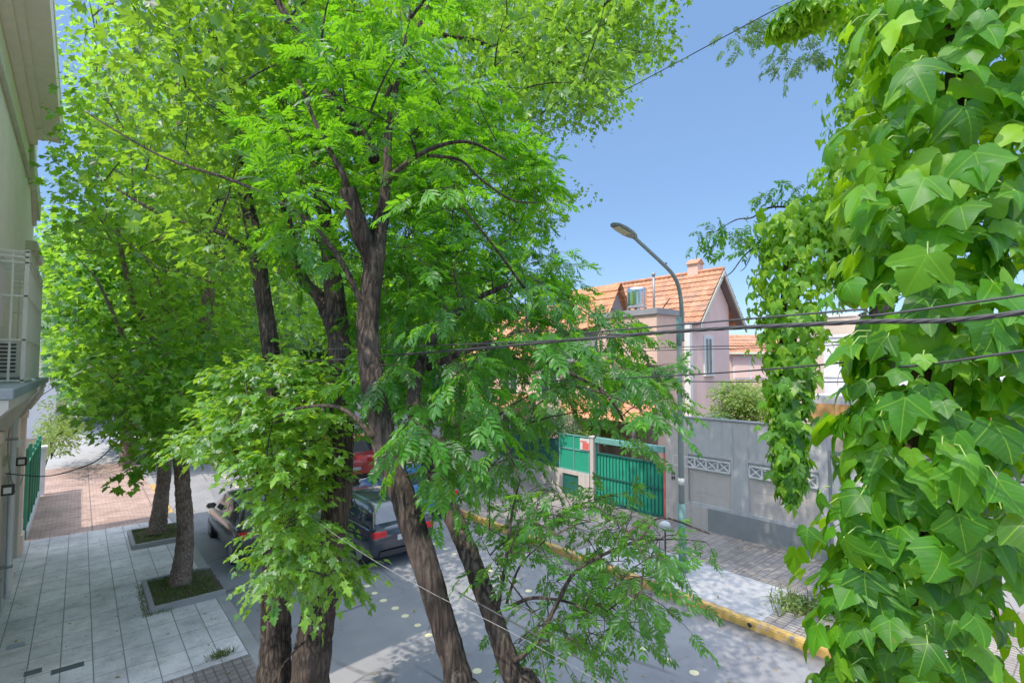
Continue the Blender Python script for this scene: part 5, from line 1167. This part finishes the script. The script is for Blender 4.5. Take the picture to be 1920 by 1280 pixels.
# ---- trees farther along both pavements
def generic(label, base, h, rx, rz, n, mat, size, masks, per=26, spread=.5, lean=(0, 0), zc=None, group=None, bark='bark_c'):
    t = tree_thing('street_tree', label, (base[0], base[1], 0), group)
    bx, by = base; zc = zc or h-rz*.8
    top = (bx+lean[0], by+lean[1], zc+rz*.5)
    P = [([(bx, by, -.1), (bx+lean[0]*.2, by+lean[1]*.2, zc*.3), (bx+lean[0]*.6, by+lean[1]*.6, zc*.7), top], [.26, .21, .16, .06])]
    for k in range(4):
        a = k*1.7+bx; P.append(([(bx+lean[0]*.4, by+lean[1]*.4, zc*.55), (bx+lean[0]*.5+math.cos(a)*rx*.3, by+lean[1]*.5+math.sin(a)*rx*.3, zc*.8), (bx+lean[0]+math.cos(a)*rx*.6, by+lean[1]+math.sin(a)*rx*.6, zc+rz*.2)], [.10, .07, .03]))
    sk = tube_tree(t, 'trunk', P, M[bark], 10, .06, 3)
    c = sample(n, (bx+lean[0], by+lean[1], zc), (rx, rx, rz), masks, .5, 6)
    if len(c) == 0: c = np.array([top])
    lv = Leaves(); tw = MB(); grow(tw, sk, c, .012, .05, .1, 3, (bx, by, zc*.4))
    leafset(lv, STAR, c, per, spread, size, .5, (2, 2)); lv.addmb(tw, 1); lv.build('crown', [mat, M[bark]], t); return len(c)
FARM = [(CANOPY, .9), ([(110, 590), (150, 590), (230, 600), (230, 760), (180, 790), (110, 770)], .9), ([(560, 640), (900, 640), (1000, 560), (1150, 520), (1250, 640), (1250, 800), (900, 940), (560, 940)], .12), ([(75, 480), (115, 480), (140, 760), (75, 760)], .02), ([(80, 560), (105, 560), (105, 740), (80, 740)], 0), ([(430, 640), (600, 640), (640, 900), (420, 920)], .45), ([(195, 550), (215, 550), (215, 620), (195, 620)], .05)]
print(generic('yellow green street tree beyond the pits on the left pavement', (1.75, 30), 11, 4.2, 4.6, 1000, M['leaf_c'], .22, FARM))
print(generic('deep green street tree beside the far utility pole', (2.0, 34), 11, 4.5, 5, 800, M['leaf_d'], .30, FARM, spread=.6))
print(generic('tall dark street tree near the far end of the left pavement', (1.6, 56), 13, 7, 6, 900, M['leaf_d'], .45, FARM, spread=.9))
print(generic('leaning grey street tree on the right pavement by the low wall', (10.4, 17.5), 8.5, 3.2, 2.6, 500, M['leaf_c'], .18, FARM, lean=(-1.0, -.8)))
print(generic('round street tree on the right pavement behind the red van', (10.4, 27), 10, 4.2, 4, 700, M['leaf_d'], .25, FARM))
print(generic('far street tree on the right pavement arching toward the road', (10.2, 40), 12, 5.5, 5, 700, M['leaf_d'], .34, FARM, spread=.7))
print(generic('dark tree closing the far end of the street', (6.5, 78), 17, 10, 9, 1200, M['leaf_d'], .65, FARM, spread=1.3))
print(generic('dark tree behind the pale far building', (-6, 74), 16, 8, 8, 900, M['leaf_d'], .6, FARM, spread=1.2))

# ---- bushes and hedges
def bush(name, label, cen, rad, n, size, mat, per=30, spread=.2, stems=5, templ=OVAL):
    t = thing(name, label, 'bush', (cen[0], cen[1], max(cen[2]-rad[2], 0)))
    c = sample(n, cen, rad, [([(-100, -100), (2100, -100), (2100, 1500), (-100, 1500)], 1.)], 1., .5, .5)
    b = MB()
    for k in range(stems):
        e = Vector(cen)+Vector((random.uniform(-.6, .6)*rad[0], random.uniform(-.6, .6)*rad[1], random.uniform(0, .6)*rad[2]))
        p0 = Vector((cen[0], cen[1], max(cen[2]-rad[2]*1.05, -.05)))
        b.tube(smooth_path([p0, (p0+e)/2+Vector((.05, .05, .1)), e], [.03, .022, .01], 3)[0], .02, 5)
    b.build('stems', M['bark_a'], t)
    lv = Leaves(); leafset(lv, templ, c, per, spread, size, .3, (2, 2)); lv.build('foliage', mat, t)
a = Pd(98, 805, 22)
bush('hedge', 'leafy green hedge spilling over the fence on the far left', (a.x, a.y, a.z), (.75, 3.5, 1.2), 90, .16, M['leaf_bush'], 45, .3)
bush('shrub', 'pale yellow green shrub in front of the lavender building', tuple(Pd(100, 680, 30)), (1.1, 1.5, 1.4), 45, .22, M['leaf_bush'], 40, .4)
a = Pd(1388, 760, 17.5)
bush('shrub', 'yellowish green shrub above the grey wall beside the gabled house', (a.x, a.y, a.z), (.72, .9, 1.05), 130, .13, M['leaf_bush'], 45, .2)
a = Pd(1030, 790, 20)
bush('shrub', 'rounded dark green shrub over the green sheet fence', (a.x-.1, a.y, a.z), (.9, 1.2, .75), 100, .12, M['leaf_d'], 45, .2)
a = Pd(1110, 812, 20)
bush('shrub', 'low yellow flowering shrub on top of the gate fence', (a.x+.3, a.y+.4, a.z-.1), (.9, 1.2, .35), 60, .11, M['leaf_bush'], 40, .2)
a = Pd(1340, 785, 16.2)
bush('shrub', 'small teal green plant peeping over the grey wall', (a.x, a.y, a.z-.12), (.42, .5, .3), 18, .12, M['leaf_d'], 26, .14)
a = Pz(1905, 960, .9)
bush('shrub', 'bright sunlit bush at the right edge behind the ivy', (15.2, a.y*.3, 2.6), (1.4, 2.4, 1.4), 120, .12, M['leaf_bush'], 45, .25)
a = Pz(1500, 1140, 0)
bush('weed_patch', 'straggly weeds growing at the edge of the concrete patch', (a.x, a.y, .09), (.5, .55, .08), 26, .10, M['leaf_bush'], 14, .09, 2)
lv = Leaves(); n = 260
p = np.stack([rng.normal(a.x, .22, n), rng.normal(a.y, .22, n), np.full(n, .0)], 1)
lv.add(BLADE, p, unit(n)*.6+np.array((0, 0, 1.)), unit(n), rng.uniform(.1, .3, n), rng.beta(2, 2, n))
g = Pz(415, 1230, 0); p = np.stack([rng.normal(g.x, .10, 120), rng.normal(g.y, .04, 120), np.full(120, .0)], 1)
lv.add(BLADE, p, unit(120)*.7+np.array((0, 0, 1.)), unit(120), rng.uniform(.06, .16, 120), rng.beta(2, 2, 120))
tag(lv.build('grass', M['grass']), 'tufts of grass in the pavement joints', 'grass', kind='stuff')

# ================================================================ IVY
def ivy_stems(parent, axis, r, n, rad, seed):
    rr = random.Random(seed); b = MB()
    for k in range(n):
        pts = []; ph = rr.uniform(0, 6.28)
        for i, p in enumerate(axis):
            p = Vector(p); th = ph+i*.7; pts.append(p+Vector((math.cos(th)*r, math.sin(th)*r, rr.uniform(-.03, .03))))
        q_, w = smooth_path(pts, [rad*rr.uniform(.7, 1.2)]*len(pts), 5); b.tube(q_, w, 6, 0, True, .15, seed+k)
    return b.build('stems', M['bark_ivy'], parent)
def ivy_leaves(parent, segs, n, R0, size, templ, mat, pet=True, uv=True, squash=None, tint=(2, 2), keep=None, backs=.0):
    """hang n leaves round the polyline segs [(point, radius factor)]"""
    A = np.array([tuple(s[0]) for s in segs]); F = np.array([s[1] for s in segs])
    L = np.linalg.norm(np.diff(A, axis=0), axis=1); cum = np.concatenate([[0], np.cumsum(L)])
    u = rng.random(n)*cum[-1]; k = np.clip(np.searchsorted(cum, u)-1, 0, len(L)-1); f = (u-cum[k])/L[k]
    c = A[k]+(A[k+1]-A[k])*f[:, None]; rf = F[k]+(F[k+1]-F[k])*f
    th = rng.random(n)*2*np.pi
    out = np.stack([np.cos(th), np.sin(th), np.zeros(n)], 1)
    rr_ = R0*rf*np.sqrt(rng.uniform(.18, 1.15, n))
    pos = c+out*rr_[:, None]+rng.normal(size=(n, 3))*.02
    if keep is not None:
        m = keep(pos); pos, out, c, rr_, th = pos[m], out[m], c[m], rr_[m], th[m]; n = len(pos)
    nr = out*rng.uniform(.5, 1.1, (n, 1))+unit(n)*.38+np.array((0, 0, .55))
    d = np.array((0, 0, -1.))+out*rng.uniform(.1, .75, (n, 1))+unit(n)*.5
    s = size*rng.uniform(.45, 1.25, n); t = rng.beta(*tint, n)
    ww = .75+.5*rng.random(n)*np.abs(np.sin(pos[:, 2]*5.3+th*2)); pos = c+(pos-c)*ww[:, None]
    t = t+np.clip((pos[:, 2]-4.9)*.16, -.22, .34)  # higher leaves get a paler tint, light on the ivy top put into colour
    lv = Leaves(); pick = rng.integers(0, len(templ), n)
    for j, tt in enumerate(templ):
        m = pick == j; lv.add(tt, pos[m], d[m], nr[m], s[m], t[m])
    lv.build('leaves', mat, parent, smooth=True, uv=uv)
    if pet:
        b = MB()
        for i in range(n):
            if random.random() < .45:
                e = Vector(pos[i]); ln = s[i]*random.uniform(.7, 1.1); o = Vector(out[i])
                p0 = e-o*ln*.75+Vector((random.uniform(-.02, .02), random.uniform(-.02, .02), ln*.35)); m_ = (e+p0)/2+Vector((0, 0, ln*.18))
                b.tube([p0, m_, e], [.0024, .0021, .0018], 4, cap=False)
        b.build('petioles', M['petiole'], parent)
I1 = [Pd(1830, -420, 1.85), Pd(1815, -150, 1.8), Pd(1800, 0, 1.78), Pd(1780, 200, 1.76), Pd(1760, 420, 1.75), Pd(1750, 640, 1.75), Pd(1735, 840, 1.76), Pd(1715, 1050, 1.78), Pd(1700, 1280, 1.8), Pd(1690, 1420, 1.82)]
iv = thing('hanging_ivy', 'near curtain of large three lobed ivy leaves filling the right edge', 'ivy', tuple(I1[-1]))
ivy_stems(iv, I1, .045, 4, .014, 5)
fac = [1.0, 1.0, 1.05, 1.0, .95, .95, .95, .95, .95, .8]
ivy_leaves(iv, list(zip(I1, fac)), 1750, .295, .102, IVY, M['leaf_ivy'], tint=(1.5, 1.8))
iv2 = thing('hanging_ivy', 'mid distance ivy strand dangling straight down in front of the grey wall', 'ivy', tuple(Pd(1478, 930, 8.6)))
J = [Pd(1500, 395, 8.8), Pd(1490, 440, 8.7), Pd(1482, 560, 8.7), Pd(1480, 700, 8.6), Pd(1478, 820, 8.6), Pd(1480, 900, 8.6), Pd(1482, 940, 8.6)]
ivy_stems(iv2, J[:-1], .12, 4, .03, 8)
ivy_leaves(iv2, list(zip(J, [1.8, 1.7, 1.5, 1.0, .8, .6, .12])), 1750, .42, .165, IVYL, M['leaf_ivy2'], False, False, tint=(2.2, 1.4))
iv3 = thing('hanging_ivy', 'ivy mantle climbing the branch and column between the sky and the near ivy', 'ivy', tuple(Pd(1640, 480, 8.6)))
K = [Pd(1470, 470, 8.9), Pd(1540, 400, 8.8), Pd(1600, 360, 8.6), Pd(1640, 260, 8.4), Pd(1650, 120, 8.3), Pd(1655, -60, 8.3), Pd(1660, -260, 8.3)]
ivy_stems(iv3, K, .1, 3, .05, 9)
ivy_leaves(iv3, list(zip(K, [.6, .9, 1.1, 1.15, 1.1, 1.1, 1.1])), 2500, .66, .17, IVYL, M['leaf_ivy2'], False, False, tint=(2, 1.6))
K2 = [Pd(1560, 400, 8.6), Pd(1600, 470, 8.4), Pd(1610, 560, 8.4)]
iv4 = thing('hanging_ivy', 'short leafy ivy tuft hanging beside the near ivy above the white house', 'ivy', tuple(K2[-1]))
ivy_stems(iv4, K2, .08, 2, .02, 12)
ivy_leaves(iv4, list(zip(K2, [1.1, 1, .5])), 650, .5, .18, IVYL, M['leaf_ivy2'], False, False)
K3 = [Pd(1560, 20, 6.9), Pd(1500, 20, 7.1), Pd(1465, 60, 7.2)]
iv5 = thing('hanging_ivy', 'small ivy clump around the wire at the top beside the sky', 'ivy', tuple(K3[-1]))
ivy_stems(iv5, K3, .05, 2, .02, 14)
ivy_leaves(iv5, list(zip(K3, [.9, .8, .5])), 420, .42, .14, IVYL, M['leaf_ivy2'], False, False)
# ---- the tree that carries the ivy, on the right pavement
tR = tree_thing('street_tree', 'right hand street tree hidden by ivy with feathery twigs against the sky', (10.2, 2.4, 0))
pR = [([(10.2, 2.4, -.05), (10.1, 2.4, 2.5), (9.9, 2.5, 5), Pd(1660, 360, 8.4), Pd(1655, 100, 8.3), Pd(1660, -200, 8.3)], [.24, .2, .16, .12, .09, .05]),
      ([Pd(1660, 360, 8.4), Pd(1590, 365, 8.6), Pd(1520, 400, 8.8), Pd(1470, 470, 8.9), Pd(1420, 465, 9), Pd(1395, 480, 9), Pd(1372, 510, 9), Pd(1352, 522, 9)], [.09, .08, .06, .03, .016, .012, .010, .006]),
      ([Pd(1540, 395, 8.8), Pd(1450, 388, 8.8), Pd(1410, 408, 8.8), Pd(1380, 412, 8.8), Pd(1340, 435, 8.8)], [.025, .018, .014, .011, .006]),
      ([Pd(1415, 465, 9), Pd(1398, 500, 9), Pd(1388, 508, 9)], [.01, .008, .006]),
      ([Pd(1655, 60, 8.3), Pd(1560, 40, 8.8), Pd(1480, 70, 9.2), Pd(1420, 60, 9.4)], [.04, .03, .02, .008])]
skR = tube_tree(tR, 'trunk', pR, M['bark_a'], 12, .08)
cR = np.array([tuple(Pd(x, y, d)) for x, y, d in [(1345, 420, 8.8), (1330, 440, 8.8), (1362, 440, 8.8), (1385, 430, 8.8), (1400, 450, 8.9), (1450, 352, 8.8), (1465, 370, 8.8), (1440, 365, 8.8), (1425, 470, 9), (1380, 455, 8.8), (1318, 445, 8.8), (1490, 365, 8.8)]])
cR2 = np.array([tuple(Pd(x, y, d)) for x, y, d in [(1400, 55, 9.4), (1430, 40, 9.3), (1385, 70, 9.4), (1460, 30, 9.2), (1480, 110, 9.2), (1450, 115, 9.2), (1500, 120, 9.1), (1530, 110, 9.0), (1520, 60, 9.0), (1470, 80, 9.2), (1545, 90, 9)]])
cR3 = sample(260, (11.5, 1.0, 9.5), (3, 3, 3), [], .6, 5)
lv = Leaves(); tw = MB(); grow(tw, skR, np.concatenate([cR, cR2, cR3]), .004, .02, .1, 4, (10, 2.4, 6))
leafset(lv, COMP, cR, 7, .14, .26, .45, (1.3, 3)); 
lv.addmb(tw, 1)
k0 = lv.n; leafset(lv, COMP, cR3, 12, .4, .32, .4)
for arr in (): pass
lv2 = Leaves(); leafset(lv2, COMP, cR2, 9, .17, .24, .45, (2, 2)); 
for i in range(len(lv2.V)):
    lv.V.append(lv2.V[i]); lv.T.append(lv2.T[i]); lv.UV.append(lv2.UV[i]); lv.L.append(lv2.L[i]+lv.n); lv.C.append(lv2.C[i]); lv.M.append(lv2.M[i]+2)
lv.n += lv2.n
lv.build('crown', [M['leaf_h'], M['bark_a'], M['leaf_w']], tR)

# ================================================================ fallen leaves on the road
lv = Leaves(); n = 900
p = np.stack([rng.uniform(-.9, 13, n), rng.uniform(-2, 24, n), np.zeros(n)], 1)
p[:, 2] = np.where((p[:, 0] > 2.4) & (p[:, 0] < 9.37), -.12, .012)
lv.add(OVAL, p, unit(n)*np.array((1, 1, .1)), np.array((0, 0, 1.))+unit(n)*.2, rng.uniform(.05, .10, n), rng.random(n))
tag(lv.build('fallen_leaves', M['leaf_dry']), 'dry leaves scattered over the road and both pavements', 'leaves', kind='stuff')

GROUPS = {'street_tree': 'street trees along both pavements', 'overhead_cable': 'overhead cables and wires', 'hanging_ivy': 'hanging ivy strands', 'drain_cover': 'metal covers in the pavement slabs', 'parked_car': 'cars on the street', 'shrub': 'shrubs behind the walls and fences'}
for o in list(scene.objects):
    g_ = GROUPS.get(o.name.split('.')[0])
    if g_ and o.parent is None: o['group'] = g_
# ================================================================ CAMERA, LIGHT
cd = bpy.data.cameras.new('camera'); cam = bpy.data.objects.new('camera', cd); COL.objects.link(cam)
cd.sensor_width = 36; cd.lens = 18; cd.clip_start = .05; cd.clip_end = 2000
cam.location = CAM; cam.rotation_euler = (math.pi/2+PITCH, 0, -YAW); scene.camera = cam
EL = R(60); SD = Vector((-math.cos(EL), -.05, math.sin(EL))).normalized()      # towards the sun
sl = bpy.data.lights.new('sun', 'SUN'); so = bpy.data.objects.new('sun', sl); COL.objects.link(so)
sl.energy = 5.0; sl.angle = R(.5); sl.color = (1, .93, .82)
so.rotation_euler = (-SD).to_track_quat('-Z', 'Y').to_euler(); so.location = (0, 0, 30)
wd = bpy.data.worlds.new('World'); scene.world = wd; wd.use_nodes = True
nt = wd.node_tree; bg = nt.nodes['Background']
sky = nt.nodes.new('ShaderNodeTexSky'); sky.sky_type = 'NISHITA'; sky.sun_disc = False
sky.sun_elevation = EL; sky.sun_rotation = math.atan2(SD.x, SD.y); sky.altitude = 20; sky.air_density = 1.0; sky.dust_density = .2; sky.ozone_density = 3.0
gz = nt.nodes.new('ShaderNodeSeparateXYZ'); nt.links.new(nt.nodes.new('ShaderNodeTexCoord').outputs['Generated'], gz.inputs[0])
q4 = ramp(nt, gz.outputs[2], [(0, (.086, .107, .122)), (.25, (.102, .124, .148)), (.62, (.158, .182, .205)), (.80, (1.65, 1.20, .88)), (1, (1.85, 1.32, .97))])  # overhead part of the sky brightened and warmed to add fill light in shade
nt.links.new(mixc(nt, 1, sky.outputs[0], q4, 'MULTIPLY'), bg.inputs[0])
bg.inputs[1].default_value = 1.25
scene.view_settings.view_transform = 'Standard'; scene.view_settings.look = 'None'; scene.view_settings.exposure = 0; scene.view_settings.gamma = 1.28
scene.cycles.max_bounces = 8; scene.cycles.diffuse_bounces = 4; scene.cycles.transmission_bounces = 5; scene.cycles.glossy_bounces = 3
scene.cycles.use_denoising = True
